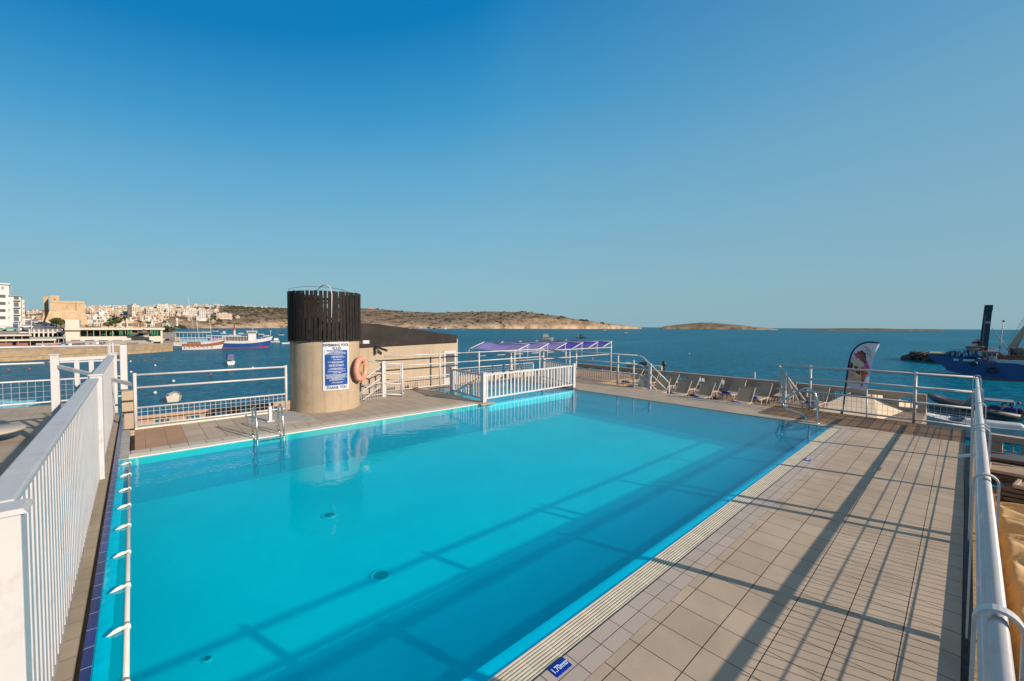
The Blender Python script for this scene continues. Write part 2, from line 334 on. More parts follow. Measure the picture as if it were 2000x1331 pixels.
M['buoy_red'] = mat('lifebuoy_orange', (0.60, 0.225, 0.155), 0.5, var=0.15, scale=9, dirt=(0.75, 0.42, 0.33), dscale=6)
M['rope'] = mat('old_rope', (0.45, 0.33, 0.15), 0.9, var=0.3, scale=60)
M['clip'] = mat('white_plastic_clip', (0.74, 0.70, 0.60), 0.4, var=0.05)
M['pipe'] = mat('white_plastic_pipe', (0.60, 0.58, 0.53), 0.35, var=0.06)
M['fabric'] = mat('grey_brown_textilene', (0.35, 0.27, 0.18), 0.8, var=0.12, scale=3, bump=0.4, bscale=150, dirt=(0.21, 0.18, 0.13), dscale=2)
M['frame'] = mat('taupe_resin', (0.36, 0.28, 0.23), 0.5, var=0.1)
M['frame_dark'] = mat('dark_resin', (0.11, 0.085, 0.075), 0.5, var=0.15)
M['towel'] = mat('blue_towel', (0.012, 0.04, 0.28), 0.9, var=0.2, scale=12, bump=0.5, bscale=80)
M['purple2'] = mat('blue_canvas', (0.08, 0.08, 0.40), 0.85, var=0.25, scale=0.9, bump=0.3, bscale=4, dirt=(0.17, 0.14, 0.33), dscale=0.9)
M['purple'] = mat('faded_purple_canvas', (0.27, 0.22, 0.50), 0.85, var=0.2, scale=0.9, bump=0.3, bscale=4, dirt=(0.42, 0.33, 0.46), dscale=0.8)
M['terrace'] = mat('terrace_floor', (0.26, 0.17, 0.10), 0.85, var=0.25, scale=1.2, bump=0.3, dirt=(0.12, 0.09, 0.07), dscale=1.5)
M['brownwall'] = mat('brown_parapet', (0.43, 0.315, 0.225), 0.85, var=0.1, scale=2, bump=0.2, dirt=(0.33, 0.24, 0.18), dscale=2)
M['tanwall'] = mat('tan_parapet', (0.36, 0.25, 0.17), 0.85, var=0.08, scale=2, bump=0.2)
M['canvas'] = mat('cream_canvas', (0.60, 0.48, 0.33), 0.9, var=0.07, scale=0.7, bump=0.15, bscale=6)
M['tarp'] = mat('ochre_tarpaulin', (0.52, 0.36, 0.17), 0.75, var=0.15, scale=3, bump=0.4, bscale=12, dirt=(0.40, 0.26, 0.11), dscale=3)
M['glass'] = mat('window_glass', (0.05, 0.06, 0.065), 0.08, var=0.3)
M['greyglass'] = mat('grey_pane', (0.10, 0.095, 0.09), 0.25, var=0.2, scale=1.5)

# ------------------------------------------------------------------ SETTING: sea and seabed horizon
SEA = -7.2
mb = MB(); rad = [0, 30, 80, 200, 500, 1500, 5000, 15000, 60000]; seg = 48
vs = [(0, 0, SEA)]
for r in rad[1:]: vs += [(r * math.cos(2 * math.pi * k / seg), r * math.sin(2 * math.pi * k / seg), SEA) for k in range(seg)]
fs = [(0, 1 + k, 1 + (k + 1) % seg) for k in range(seg)]
for i in range(len(rad) - 2):
    o = 1 + i * seg; fs += [(o + k, o + seg + k, o + seg + (k + 1) % seg, o + (k + 1) % seg) for k in range(seg)]
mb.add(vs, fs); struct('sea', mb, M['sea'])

# hills -----------------------------------------------------------
def terrain_mat():
    q = NM('dry_hillside'); p = q.pos()
    n1 = q.noise(0.012, 8, p, 0.65); n2 = q.noise(0.05, 8, p, 0.7); sp = q.n('ShaderNodeSeparateXYZ'); q.l(p, sp.inputs[0])
    c = q.ramp(n1, [(0.35, (0.19, 0.135, 0.09)), (0.5, (0.28, 0.20, 0.135)), (0.65, (0.36, 0.265, 0.18))])
    # terraces: thin pale and dark field walls following the contours
    zz = q.math('ADD', sp.outputs[2], q.math('MULTIPLY', n1, 22.0))
    band = q.math('FRACT', q.math('DIVIDE', zz, 5.5)); c = q.mix(q.ramp(band, [(0.0, 0.55), (0.12, 0.0), (0.85, 0.0), (0.95, 0.5)]), c, (0.07, 0.055, 0.035))
    c = q.mix(q.ramp(n2, [(0.50, 0.0), (0.58, 0.9)]), c, (0.10, 0.085, 0.055))
    # pale rock low by the water
    rk = q.math('MULTIPLY', q.ramp(q.math('DIVIDE', q.math('ADD', sp.outputs[2], 7.2), 26.0), [(0.0, 1.0), (0.45, 0.75), (0.9, 0.0)]), q.ramp(q.noise(0.03, 6, p), [(0.42, 0.15), (0.6, 1.0)]))
    c = q.mix(rk, c, (0.52, 0.39, 0.26))
    q.l(c, q.b.inputs['Base Color']); q.b.inputs['Roughness'].default_value = 0.95; q.b.inputs['Specular IOR Level'].default_value = 0.1
    q.bump(q.math('ADD', n2, q.noise(0.2, 6, p)), 0.8, 6.0); return q.m
M['hill'] = terrain_mat()
def interp(tab, x):
    xs = [t[0] for t in tab]; return float(np.interp(x, xs, [t[1] for t in tab]))
RIDGE = [(-160, 613), (0, 612), (60, 607), (120, 605), (170, 600), (285, 602), (300, 598), (430, 597), (500, 601), (560, 603), (640, 602), (700, 602), (760, 606), (830, 611), (900, 610), (960, 609), (1035, 610), (1060, 614), (1100, 620), (1150, 628), (1200, 634), (1240, 638.5), (1254, 640.8)]
SHORE = [(-160, 420), (0, 430), (150, 480), (250, 700), (330, 900), (450, 1100), (560, 1280), (800, 1450), (900, 1520), (1100, 1800), (1254, 2200)]
DEPTHW = [(-160, 700), (300, 800), (450, 900), (560, 700), (900, 900), (1100, 500), (1200, 250), (1254, 60)]
CLIFF = [(-160, .08), (450, .06), (520, .22), (640, .25), (700, .1), (860, .08), (960, .18), (1040, .45), (1120, .75), (1254, .9)]
NZ = rng.normal(size=(64,))
def fnoise(x, y, s=1.0):
    v = 0
    for k in range(6):
        a = 1.9 ** k * s; v += math.sin(x * a * 0.031 + NZ[k] * 9) * math.cos(y * a * 0.027 + NZ[k + 9] * 7 + x * a * 0.01) / 1.6 ** k
    return v
def hill_pt(px, t):
    D0 = interp(SHORE, px); D = D0 + interp(DEPTHW, px) * t; cl = interp(CLIFF, px)
    top = PT(px, interp(RIDGE, px), D0 + interp(DEPTHW, px))[2]
    c0 = min(1, t / 0.05) * cl; s = c0 + (1 - cl) * (t ** 0.8 if t < 1 else 1)
    P = PT(px, 640, D); H = top - SEA
    z = SEA - 0.6 + (H + 0.6) * s
    nz = fnoise(P[0], P[1]) * min(4.0, H * 0.09) * min(1, t * 8) * (1 - t ** 3 * 0.75)
    return (P[0], P[1], z + nz)
def hill_z(px, D):
    t = (D - interp(SHORE, px)) / interp(DEPTHW, px); return hill_pt(px, min(1, max(0, t)))[2]
pxs = list(np.arange(-160, 1256, 4.5)); ts = [0, .015, .03, .05, .08, .12, .17, .22, .28, .34, .4, .47, .54, .61, .68, .75, .82, .88, .94, 1.0]
mb = MB(); vs = []
for px in pxs:
    for t in ts: vs.append(hill_pt(px, t))
    P = PT(px, 640, interp(SHORE, px) + interp(DEPTHW, px) * 1.25); vs.append((P[0], P[1], SEA - 5))
n = len(ts) + 1
mb.add(vs, [(i * n + k, (i + 1) * n + k, (i + 1) * n + k + 1, i * n + k + 1) for i in range(len(pxs) - 1) for k in range(n - 1)], 0, True)
struct('hillside', mb, M['hill'], fixn=True)
def island(name, tab, D0, wid, cliff, m):
    mb = MB(); vs = []; xs = list(np.arange(tab[0][0], tab[-1][0] + 1, 3.0)); tt = [0, .04, .1, .2, .35, .5, .65, .8, .92, 1.0]
    for px in xs:
        d0 = interp(D0, px); w_ = wid; top = PT(px, interp(tab, px), d0 + w_ * 0.5)[2]; H = max(0.05, top - SEA)
        for t in tt:
            P = PT(px, 640, d0 + w_ * t); s = cliff + (1 - cliff) * math.sin(math.pi * min(t, .5)) if t <= .5 else math.sin(math.pi * t) ** .5
            if t == 0 or t == 1: s = 0
            vs.append((P[0], P[1], SEA - .3 + (H + .3) * s + (fnoise(P[0] * 3, P[1] * 3) * H * .035 if s else 0)))
    n = len(tt); mb.add(vs, [(i * n + k, (i + 1) * n + k, (i + 1) * n + k + 1, i * n + k + 1) for i in range(len(xs) - 1) for k in range(n - 1)], 0, True)
    return struct(name, mb, m, fixn=True)
island('island', [(1289, 643), (1293, 639), (1300, 637), (1330, 634), (1350, 632), (1372, 630.3), (1400, 631.3), (1430, 634), (1470, 638), (1500, 641), (1522, 643.6)], [(1289, 2350), (1522, 2000)], 420, 0.62, M['hill'])
M['lowisle'] = mat('low_dark_islet', (0.055, 0.055, 0.045), 0.95, var=0.3, scale=0.02, dirt=(0.22, 0.16, 0.10), dscale=0.03)
island('islet', [(1545, 645.2), (1570, 643.5), (1590, 642.6), (1640, 641.4), (1720, 641.8), (1760, 643.2), (1830, 644.6), (1848, 645.6)], [(1545, 1700), (1848, 1850)], 260, 0.7, M['lowisle'])
# statue on the island
b = PT(1391, 631.5, 2190); b[2] = PT(1391, 631.6, 2190)[2] - 1
st = thing('monument', 'tiny stone statue on a plinth at the crest of the far island', 'monument', b)
mk('plinth', MB().box((-3, -3, 0), (3, 3, 6)), M['render2'], st); mk('figure', MB().tube([(0, 0, 6), (0, 0, 10), (0, 0, 13)], [1.6, 1.3, .6], 6), M['render2'], st)

# scrub on the hillside ------------------------------------------
M['scrub'] = mat('scrub_leaf', (0.060, 0.058, 0.032), 0.95, var=0.5, scale=0.08, spec=0.1)
mb = MB()
for k in range(5200):
    px = random.uniform(395, 1180); t = random.random() ** 1.1
    P = hill_pt(px, t)
    dens = fnoise(P[0] * 1.7 + 50, P[1] * 1.7, 1.0) + (0.9 if 440 < px < 620 and t > .45 else 0) + (0.6 if px < 690 and t < .35 else 0)
    if dens < 0.72: continue
    if t > 0.97 and random.random() < .6: continue
    D = interp(SHORE, px) + interp(DEPTHW, px) * t; s = random.uniform(1.6, 4.6) * (D / 1400)
    mb.blob((P[0], P[1], P[2] + s * .25), (s * random.uniform(.9, 2.0), s * random.uniform(.9, 1.6), s * .62), 0, 5, 4, 0.3)
struct('scrub', mb, M['scrub'], kind='stuff')

# ================================================================== SETTING: pool, decks
PX0, PX1, PY0, PY1, FZ = -0.27, 12.42, 2.27, 10.0, -0.85
WZ = -0.012
# basin: floor and walls, raised shelf along the right side and the shallow children's end
mb = MB()
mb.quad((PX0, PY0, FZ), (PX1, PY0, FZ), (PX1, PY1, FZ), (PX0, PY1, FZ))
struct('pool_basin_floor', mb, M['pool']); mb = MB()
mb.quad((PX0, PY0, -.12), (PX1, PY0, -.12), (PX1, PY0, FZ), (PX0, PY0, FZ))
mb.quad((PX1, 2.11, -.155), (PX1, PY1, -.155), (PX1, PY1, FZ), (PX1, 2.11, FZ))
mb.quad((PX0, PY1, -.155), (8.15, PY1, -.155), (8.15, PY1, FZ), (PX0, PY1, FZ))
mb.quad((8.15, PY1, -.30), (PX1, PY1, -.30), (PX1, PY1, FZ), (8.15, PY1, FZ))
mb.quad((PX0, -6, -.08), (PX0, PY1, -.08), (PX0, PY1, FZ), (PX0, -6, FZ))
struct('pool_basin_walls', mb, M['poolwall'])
mb = MB().quad((-6, 2.108, -.016), (PX1, 2.108, -.016), (PX1, PY0 - .02, -.034), (-6, PY0 - .02, -.034)).quad((-6, PY0 - .02, -.034), (PX1, PY0 - .02, -.034), (PX1, PY0, -.13), (-6, PY0, -.13)); struct('pool_shelf', mb, M['ledge'])
KX0, KX1, KY1 = 8.25, 12.6, 13.7
mb = MB()
mb.quad((8.15, PY1, -.30), (KX1, PY1, -.30), (KX1, KY1, -.30), (8.15, KY1, -.30))
mb.quad((KX1, PY1, 0), (KX1, KY1, 0), (KX1, KY1, -.3), (KX1, PY1, -.3)); mb.quad((8.15, KY1, 0), (KX1, KY1, 0), (KX1, KY1, -.3), (8.15, KY1, -.3))
mb.quad((8.15, PY1, 0), (8.15, KY1, 0), (8.15, KY1, -.3), (8.15, PY1, -.3)); mb.quad((PX1, PY1, 0), (KX1, PY1, 0), (KX1, PY1, -.3), (PX1, PY1, -.3))
struct('paddling_pool_basin', mb, M['ledge'])
mb = MB(); mb.quad((-6, 2.11, WZ), (PX1, 2.11, WZ), (PX1, PY1, WZ), (-6, PY1, WZ))
mb = MB(); mb.quad((PX0, 2.11, WZ), (PX1, 2.11, WZ), (PX1, PY1, WZ), (PX0, PY1, WZ)); struct('pool_water', mb, M['pool_water'])
vq = NM('pool_water_body'); vq.t.nodes.remove(vq.b); pv_ = vq.n('ShaderNodeVolumePrincipled'); pv_.inputs['Color'].default_value = (0.0, 0.78, 1.0, 1); pv_.inputs['Density'].default_value = 0.24; pv_.inputs['Anisotropy'].default_value = 0.0; pv_.inputs['Absorption Color'].default_value = (0.0, 0.90, 1.0, 1); vq.l(pv_.outputs[0], vq.t.nodes['Material Output'].inputs['Volume'])
struct('pool_water_body', MB().box((PX0 + .002, PY0 + .002, FZ + .002), (PX1 - .002, PY1 - .002, WZ - .02)), vq.m)
mb = MB().quad((8.15, PY1, WZ), (PX1, PY1, WZ), (PX1, KY1, WZ), (8.15, KY1, WZ)); struct('paddling_pool_water', mb, M['pool_water'])
mb = MB().quad((PX1, PY1 + .001, WZ), (KX1, PY1 + .001, WZ), (KX1, KY1, WZ), (PX1, KY1, WZ)); mk_ = struct('paddling_pool_water', mb, M['pool_water'])
def slab(name, poly, z1, m, z0=-.16): return struct(name, MB().prism(poly, z0, z1), m)
K = lambda x: -0.0082 * x
# right-hand deck
slab('deck_paving', [(-7, 0.0), (12.9, K(12.9)), (12.9, 1.661), (-7, 1.661)], 0, M['tile'])
slab('deck_border_tiles', [(-7, 1.661), (12.42, 1.661), (12.42, 1.895), (-7, 1.895)], 0, M['small_tile'])
slab('gutter_floor', [(-7, K(-7) - .075), (12.9, K(12.9) - .075), (12.9, K(12.9)), (-7, 0)], -.045, M['gutter'])
slab('right_kerb', [(-7, -.20), (14.6, -.36), (14.6, K(14.6) - .085), (-7, K(-7) - .085)], .07, M['ochre'], -1.2)
slab('wet_strip', [(-7, K(-7) - .085), (12.9, K(12.9) - .085), (12.9, K(12.9) - .06), (-7, K(-7) - .06)], .02, M['gutter'])
# far side
slab('far_coping', [(12.42, 1.661), (12.9, 1.661), (12.9, PY1), (12.42, PY1)], .0, M['concrete'] if False else M['coping_edge'] if False else M['far_tile'])
slab('wooden_deck', [(12.9, K(13)), (14.62, K(14.6)), (14.62, 3.85), (12.9, 3.85)], .004, M['wood'])
slab('far_deck', [(12.9, 3.85), (14.2, 3.85), (14.25, 7.4), (14.62, 7.4), (14.62, 14.05), (12.9, 14.05)], 0, M['far_tile'])
slab('far_deck_joiner', [(12.6, PY1), (12.9, PY1), (12.9, 14.05), (12.6, 14.05)], 0, M['far_tile'])
# left side (beyond the pool)
slab('left_coping_edge', [(-0.14, PY1), (8.0, PY1), (7.82, 10.24), (-0.14, 10.24)], .004, M['coping_edge'])
slab('left_coping', [(-0.14, 10.24), (7.82, 10.24), (7.6, 10.56), (-0.14, 10.56)], 0, M['coping'])
slab('brown_paving', [(-0.06, 10.56), (0.74, 10.56), (0.74, 12.78), (-0.06, 12.78)], 0, M['terracotta'])
slab('left_deck', [(0.74, 10.56), (7.6, 10.56), (8.15, 10.0), (8.15, 14.05), (5.35, 14.05), (5.35, 12.78), (0.74, 12.78)], 0, M['left_tile'])
slab('back_deck', [(8.15, KY1), (12.6, KY1), (12.6, 14.25), (8.15, 14.25)], 0, M['left_tile'])
slab('deck_curb', [(-0.06, 12.62), (2.7, 12.62), (2.7, 12.82), (-0.06, 12.82)], .03, M['coping_edge'])
mb = MB().prism([(1.9, 11.2), (3.3, 11.0), (3.2, 12.5), (2.1, 12.5)], .0, .006); struct('concrete_patch', mb, M['concrete'])
# near side: wall with channel, blue rim
slab('fence_foot', [(-.62, -6), (-.445, -6), (-.445, 14.9), (-.62, 14.9)], .05, M['concrete'], -1.2)
slab('channel', [(-.445, -6), (-.36, -6), (-.36, 14.9), (-.445, 14.9)], .015, M['channel_tile'], -1.2)
slab('groove', [(-.36, -6), (-.327, -6), (-.327, 14.9), (-.36, 14.9)], -.03, M['groove'], -1.2)
slab('blue_rim', [(-.327, -6), (-.27, -6), (-.27, 14.84), (-.327, 14.84)], .02, M['blue_tile'], -1.2)
slab('rim_wall', [(-.27, 10.0), (-.14, 10.0), (-.14, 12.7), (-.27, 12.7)], .0, M['concrete'], -1.2)
# building mass under the deck (hides the void, seen from the terraces)
slab('deck_substructure', [(-.62, 12.82), (5.35, 12.82), (5.35, 10.6), (-.62, 10.6)], -.17, M['render2'], -7.4)
slab('deck_substructure', [(5.35, 14.05), (14.62, 14.05), (14.62, 12.82), (5.35, 12.82)], -.17, M['render2'], -7.4)
slab('deck_edge_wall', [(14.1, 3.9), (14.18, 3.9), (14.18, 14.05), (14.1, 14.05)], -.17, M['render2'], -1.5)
# lower terraces
slab('sea_terrace', [(14.2, 1.0), (26.2, 1.0), (26.2, 14.5), (14.2, 14.05)], -1.35, M['terrace'], -7.4)
slab('sea_terrace', [(8.0, 14.25), (26.2, 14.55), (26.2, 20.5), (8.0, 20.5)], -.9, M['terrace'], -7.4)
slab('right_terrace', [(-8, -7), (17.1, -7), (17.1, -2.2), (14.6, -2.2), (14.6, -.45), (-8, -.32)], -1.25, M['terrace'], -7.4)
slab('left_terrace', [(-12, -6), (-.62, -6), (-.62, 24.1), (-12, 24.1)], -.79, M['far_tile'], -7.4)
slab('lower_roof_terrace', [(-.6, 12.82), (5.35, 12.82), (5.35, 17.3), (-.6, 17.3)], -1.6, M['render2'], -7.4)

# ------------------------------------------------------------------ poolside details
# overflow grate: long bars with cross ties
mb = MB()
for i in range(8):
    y = 1.909 + i * .0262
    mb.box((-3, y, -.03), (12.42, y + .0135, -.006))
for k in range(0, 62):
    x = -3 + k * .25
    mb.box((x, 1.9, -.028), (x + .010, 2.105, -.010))
gr = mk('overflow_grate', mb, M['grate']); tag(gr, 'long cream overflow grate of parallel bars between the pool water and the right deck', 'grate')
slab('grate_channel', [(-6, 1.895), (12.42, 1.895), (12.42, 2.11), (-6, 2.11)], -.045, M['gutter'])
# white pipe with clips at the near wall
pt = thing('hand_pipe', 'white pipe held by clips just above the water along the blue rim', 'pipe', (-.13, 6, .0))
mk('pipe', MB().tube([(-.085, 2.2, .0), (-.125, 9.75, .0)], .017, 10), M['pipe'], pt, world=True)
for y in (9.645, 8.918, 8.136, 7.393, 6.652, 5.866, 5.11, 4.407, 3.7, 3.0):
    xp = -.085 - (y - 2.2) * .0053
    c = MB(); c.tube([(xp, y - .028, 0), (xp, y + .028, 0)], .024, 8)
    c.tube([(xp - .005, y, .0), (xp - .045, y - .01, .004), (xp - .075, y - .02, .0), (xp - .115, y - .032, -.010)], [.009, .019, .017, .005], 6)
    mk('clip', c, M['clip'], pt, world=True)
# acrylic strip between rim and pipe: shelf just under the water
struct('rim_shelf', MB().quad((-.268, 1.0, -.045), (-.185, 1.0, -.045), (-.185, 10, -.045), (-.268, 10, -.045)), mat('pale_shelf', (.68, .80, .78), .5, var=.12, scale=5))
# floor drains
def drain(px, py, label, r):
    P = G(px, py, FZ); t = thing('floor_drain', label, 'drain', (P[0], P[1], FZ), 0, 'drains in the pool floor')
    mk('rim', MB().lathe([(r * 1.5, .006), (r * 1.42, .02), (r, .02), (r, .01)], seg=24), M['ledge'], t)
    g = MB().lathe([(0.001, .012), (r, .012)], seg=24)
    for i in range(-4, 5):
        h = math.sqrt(max(0, (r * .95) ** 2 - (i * r / 5) ** 2)); g.box((i * r / 5 - .006, -h, .012), (i * r / 5 + .006, h, .022), 0)
    mk('grille', g, mat('drain_green', (.04, .16, .13), .6, var=.5, scale=30), t)
drain(643, 1008, 'round drain grille in the pool floor stained green, farther of the two', .085)
drain(744, 1126, 'round drain grille in the pool floor with a pale ring, nearer of the two', .095)
drain(405, 1290, 'small faint drain in the pool floor near the white pipe', .03)
# depth marker tiles
def depth_sign(name, c, label, txt):
    t = thing(name, label, 'sign', (c[0], c[1], 0)); L, W_ = .080, .046
    mk('plate', MB().cbox((0, 0, .003), (2 * L, 2 * W_, .007)), M['sign_blue2'], t, bevel=.003)
    # lettering reads from the deck, left to right along X, tops towards the pool
    if txt: mk('lettering', text_mb(txt, .062, lambda u, v: (u, v, .008), sxy=(.78, 1.0), bold=.0012), M['pale_letter'], t)
C1 = (2.1625, 1.844)
depth_sign('depth_sign', (C1[0], C1[1]), 'blue enamel depth tile reading 1.70mtr beside the grate in the foreground', '1.70mtr')
C2 = (G(1577, 899)[0], 1.842); depth_sign('depth_sign', (C2[0], C2[1]), 'small blue depth tile by the grate near the wooden deck', '1.70mtr')

# ------------------------------------------------------------------ white slatted fences
def slat_run(t, p, q, zt, zb, n, w_=.07, th=.022, post_z=None, off=0.0, maxn=None):
    p = Vector((*p, 0)); q = Vector((*q, 0)); d = (q - p).normalized(); nrm = Vector((-d.y, d.x, 0)) * off
    for i in range(n):
        c = p + (q - p) * ((i + .5) / n) + nrm; mb = MB()
        a = c - d * w_ / 2; b = c + d * w_ / 2; mb.bar(a + Vector((0, 0, 0)), b, th, .001)
        mb = MB(); s = nrm.normalized() * th / 2 if off else Vector((-d.y, d.x, 0)) * th / 2
        mb.hexa([a - s + Vector((0, 0, zb)), b - s + Vector((0, 0, zb)), b + s + Vector((0, 0, zb)), a + s + Vector((0, 0, zb))],
                [a - s + Vector((0, 0, zt)), b - s + Vector((0, 0, zt)), b + s + Vector((0, 0, zt)), a + s + Vector((0, 0, zt))])
        mk('slat', mb, M['white_clean'], t, world=True)
def post(t, x, y, z0, z1, s, cap=True):
    o = mk('post', MB().box((x - s / 2, y - s / 2, z0), (x + s / 2, y + s / 2, z1)), M['white_clean'], t, world=True, bevel=.006)
    if cap:
        c = mk('post_cap', MB().hexa([(x - s * .68, y - s * .68, z1), (x + s * .68, y - s * .68, z1), (x + s * .68, y + s * .68, z1), (x - s * .68, y + s * .68, z1)],
             [(x - s * .55, y - s * .55, z1 + .022), (x + s * .55, y - s * .55, z1 + .022), (x + s * .55, y + s * .55, z1 + .022), (x - s * .55, y + s * .55, z1 + .022)]), M['white_clean'], t, world=True, bevel=.004)
XF = -.49
nf = thing('picket_fence', 'tall white picket fence in the left foreground above the pool rim', 'fence', (XF, 6, 0))
for y in (2.86, 8.83, 15.2): post(nf, XF + .03, y, .03, 1.56 if y < 4 else 1.62 if y < 12 else 1.62, .135)
for a, b_, n in ((2.93, 8.76, 46), (8.9, 15.1, 44)):
    mk('top_rail', MB().bar((XF, a, 1.565), (XF, b_, 1.565), .125, .045), M['white_clean'], nf, world=True, bevel=.012)
    mk('sub_rail', MB().bar((XF - .01, a, 1.515), (XF - .01, b_, 1.515), .05, .05), M['white_clean'], nf, world=True)
    mk('bottom_rail', MB().bar((XF - .02, a, .13), (XF - .02, b_, .13), .05, .07), M['grey_rail'], nf, world=True)
    slat_run(nf, (XF, a + .02), (XF, b_ - .02), 1.54, .07, n, .066, .02, off=-.035)
# short return of the fence running left from its far post
rf = thing('picket_fence', 'short white picket fence with three wide boards joining the far left posts', 'fence', (-1.0, 15.2, 0))
post(rf, -1.505, 15.2, -.7, 1.62, .15)
mk('top_rail', MB().bar((-1.43, 15.2, 1.50), (-.56, 15.2, 1.52), .06, .09), M['white_clean'], rf, world=True, bevel=.006)
for x in (-1.13, -.87, -.64): mk('slat', MB().box((x - .045, 15.17, -.1), (x + .045, 15.21, 1.46)), M['white_clean'], rf, world=True)
# tall pole and stub wall behind the fence end
a = ONY(240.5, 674, 15.35)
tp = thing('pole', 'thick white square pole standing behind the end of the picket fence', 'pole', (a[0], 15.35, .7))
mk('shaft', MB().box((a[0] - .075, 15.27, .62), (a[0] + .075, 15.42, a[2])), M['white_clean'], tp, world=True, bevel=.02)
a = ONY(217, 670, 15.5)
tp = thing('pole', 'thin twin steel pole rising above the far picket post', 'pole', (a[0], 15.5, 0))
for dx in (-.03, .03): mk('tube', MB().tube([(a[0] + dx, 15.5, -.7), (a[0] + dx, 15.5, a[2])], .02, 8), M['grey_rail'], tp, world=True)
w_ = mk('stub_wall', MB().box((-.31, 14.86, -1.5), (-.03, 15.2, .62)), M['render2']); tag(w_, 'sand coloured stub wall at the far end of the blue rim', 'wall')
# sloping handrail across the gap
p0 = ONY(88, 710, 15.6); p1 = ONY(262, 752, 12.75)
hb = mk('sloping_handrail', MB().bar(p0, p1, .05, .085), M['white_clean'], bevel=.004); tag(hb, 'sloping white flat handrail crossing behind the picket fence', 'handrail')

# paddling pool fence
kf = thing('picket_fence', 'low white picket fence around the paddling pool', 'fence', (8.05, 10.1, 0))
kp = [(8.03, 10.1), (12.74, 10.34), (8.28, 12.2)]
for x, y in kp: post(kf, x, y, 0, .93, .13)
post(kf, 13.75, 12.9, 0, .93, .13)
def run(a, b_, n, th=.022):
    A, B = Vector((*a, 0)), Vector((*b_, 0)); d = (B - A).normalized() * .065; a = A + d; b_ = B - d
    for z in (.86, .12): mk('rail', MB().bar((a.x, a.y, z), (b_.x, b_.y, z), .04, .055), M['white_clean'], kf, world=True, bevel=.004)
    slat_run(kf, (a.x, a.y), (b_.x, b_.y), .835, .145, n, .055, th)
run(kp[0], kp[1], 26); run(kp[0], kp[2], 12); run(kp[1], (13.75, 12.9), 14)
fp = mk('corner_plinth', MB().prism([(7.75, 9.85), (8.3, 9.85), (8.3, 10.25), (7.75, 10.25)], -.05, .012), M['render2'], bevel=.02); tag(fp, 'rounded tan plinth under the corner post of the paddling pool fence', 'plinth')
mk_b = struct('pool_divider', MB().box((8.15, 10.0, -.29), (12.42, 10.16, -.055)), M['ledge'])

# ------------------------------------------------------------------ tubular railings with mesh
def tube_fence(name, label, pts, posts, zt=1.29, zm=.93, zk=.5, zb=.09, r=.024, rm=None, step=.1, m='white', wires=3, base=0, post_z=None, tops=True, grp=None, pr=.034, meshm=None):
    """pts: the two ends; posts: fractions"""
    p, q = Vector((*pts[0], base)), Vector((*pts[1], base)); t = thing(name, label, 'railing', p, 0, grp); L = (q - p).length; d = (q - p) / L
    at = lambda s, z: p + d * s + Vector((0, 0, z))
    for f in posts:
        o = mk('post', MB().tube([at(f * L, -.0), at(f * L, (post_z or zt) + .04)], pr, 10), M[m], t, world=True)
    for z, nm in ((zt, 'top_rail'), (zm, 'middle_rail')):
        if z: mk(nm, MB().tube([at(0, z), at(L, z)], r, 10), M[m], t, world=True)
    if zk:
        for z, nm in ((zk, 'mesh_rail'), (zb, 'bottom_rail')): mk(nm, MB().tube([at(0, z), at(L, z)], r * .92, 8), M[m], t, world=True)
        mb = MB(); nn = int(L / step)
        for i in range(1, nn): mb.bar(at(i * L / nn, zb), at(i * L / nn, zk), .007, .007)
        for k in range(1, wires + 1): mb.bar(at(0, zb + (zk - zb) * k / (wires + 1)), at(L, zb + (zk - zb) * k / (wires + 1)), .006, .006)
        mk('wire_mesh', mb, M[meshm or m], t, world=True)
    return t
tube_fence('railing', 'white tube railing with wire mesh on the left deck beside the round tower', [(-.05, 12.72), (3.07, 12.70)], [0.002, .998], 1.235, .94, .475, .07, .024, step=.105, post_z=1.24)
tube_fence('railing', 'greyed tube railing with mesh along the wooden deck in front of the feather flag', [(14.66, 3.84), (14.58, -.22)], [.21, .755], 1.27, .92, .53, .09, .026, step=.105, m='grey_rail', wires=2)
# bracing end of that railing (stair rails going down)
br = thing('stair_rail', 'pair of slanting white stair rails at the end of the wooden deck', 'handrail', (14.7, 3.85, 0))
for (dx, y0) in ((0, 3.84), (.0, 3.62)):
    mk('rail', MB().tube([(14.7, 3.84, 1.27), (14.75, 3.80, 1.2), (15.6, 3.5 if dx == 0 and y0 > 3.7 else 3.3, .1)], .026, 8), M['white'], br, world=True)
mk('rail', MB().tube([(14.7, 3.84, .92), (15.5, 3.75, -.2)], .024, 8), M['white'], br, world=True)
mk('post', MB().box((14.72, 3.62, -.3), (14.82, 3.72, 1.02)), M['grey_rail'], br, world=True)
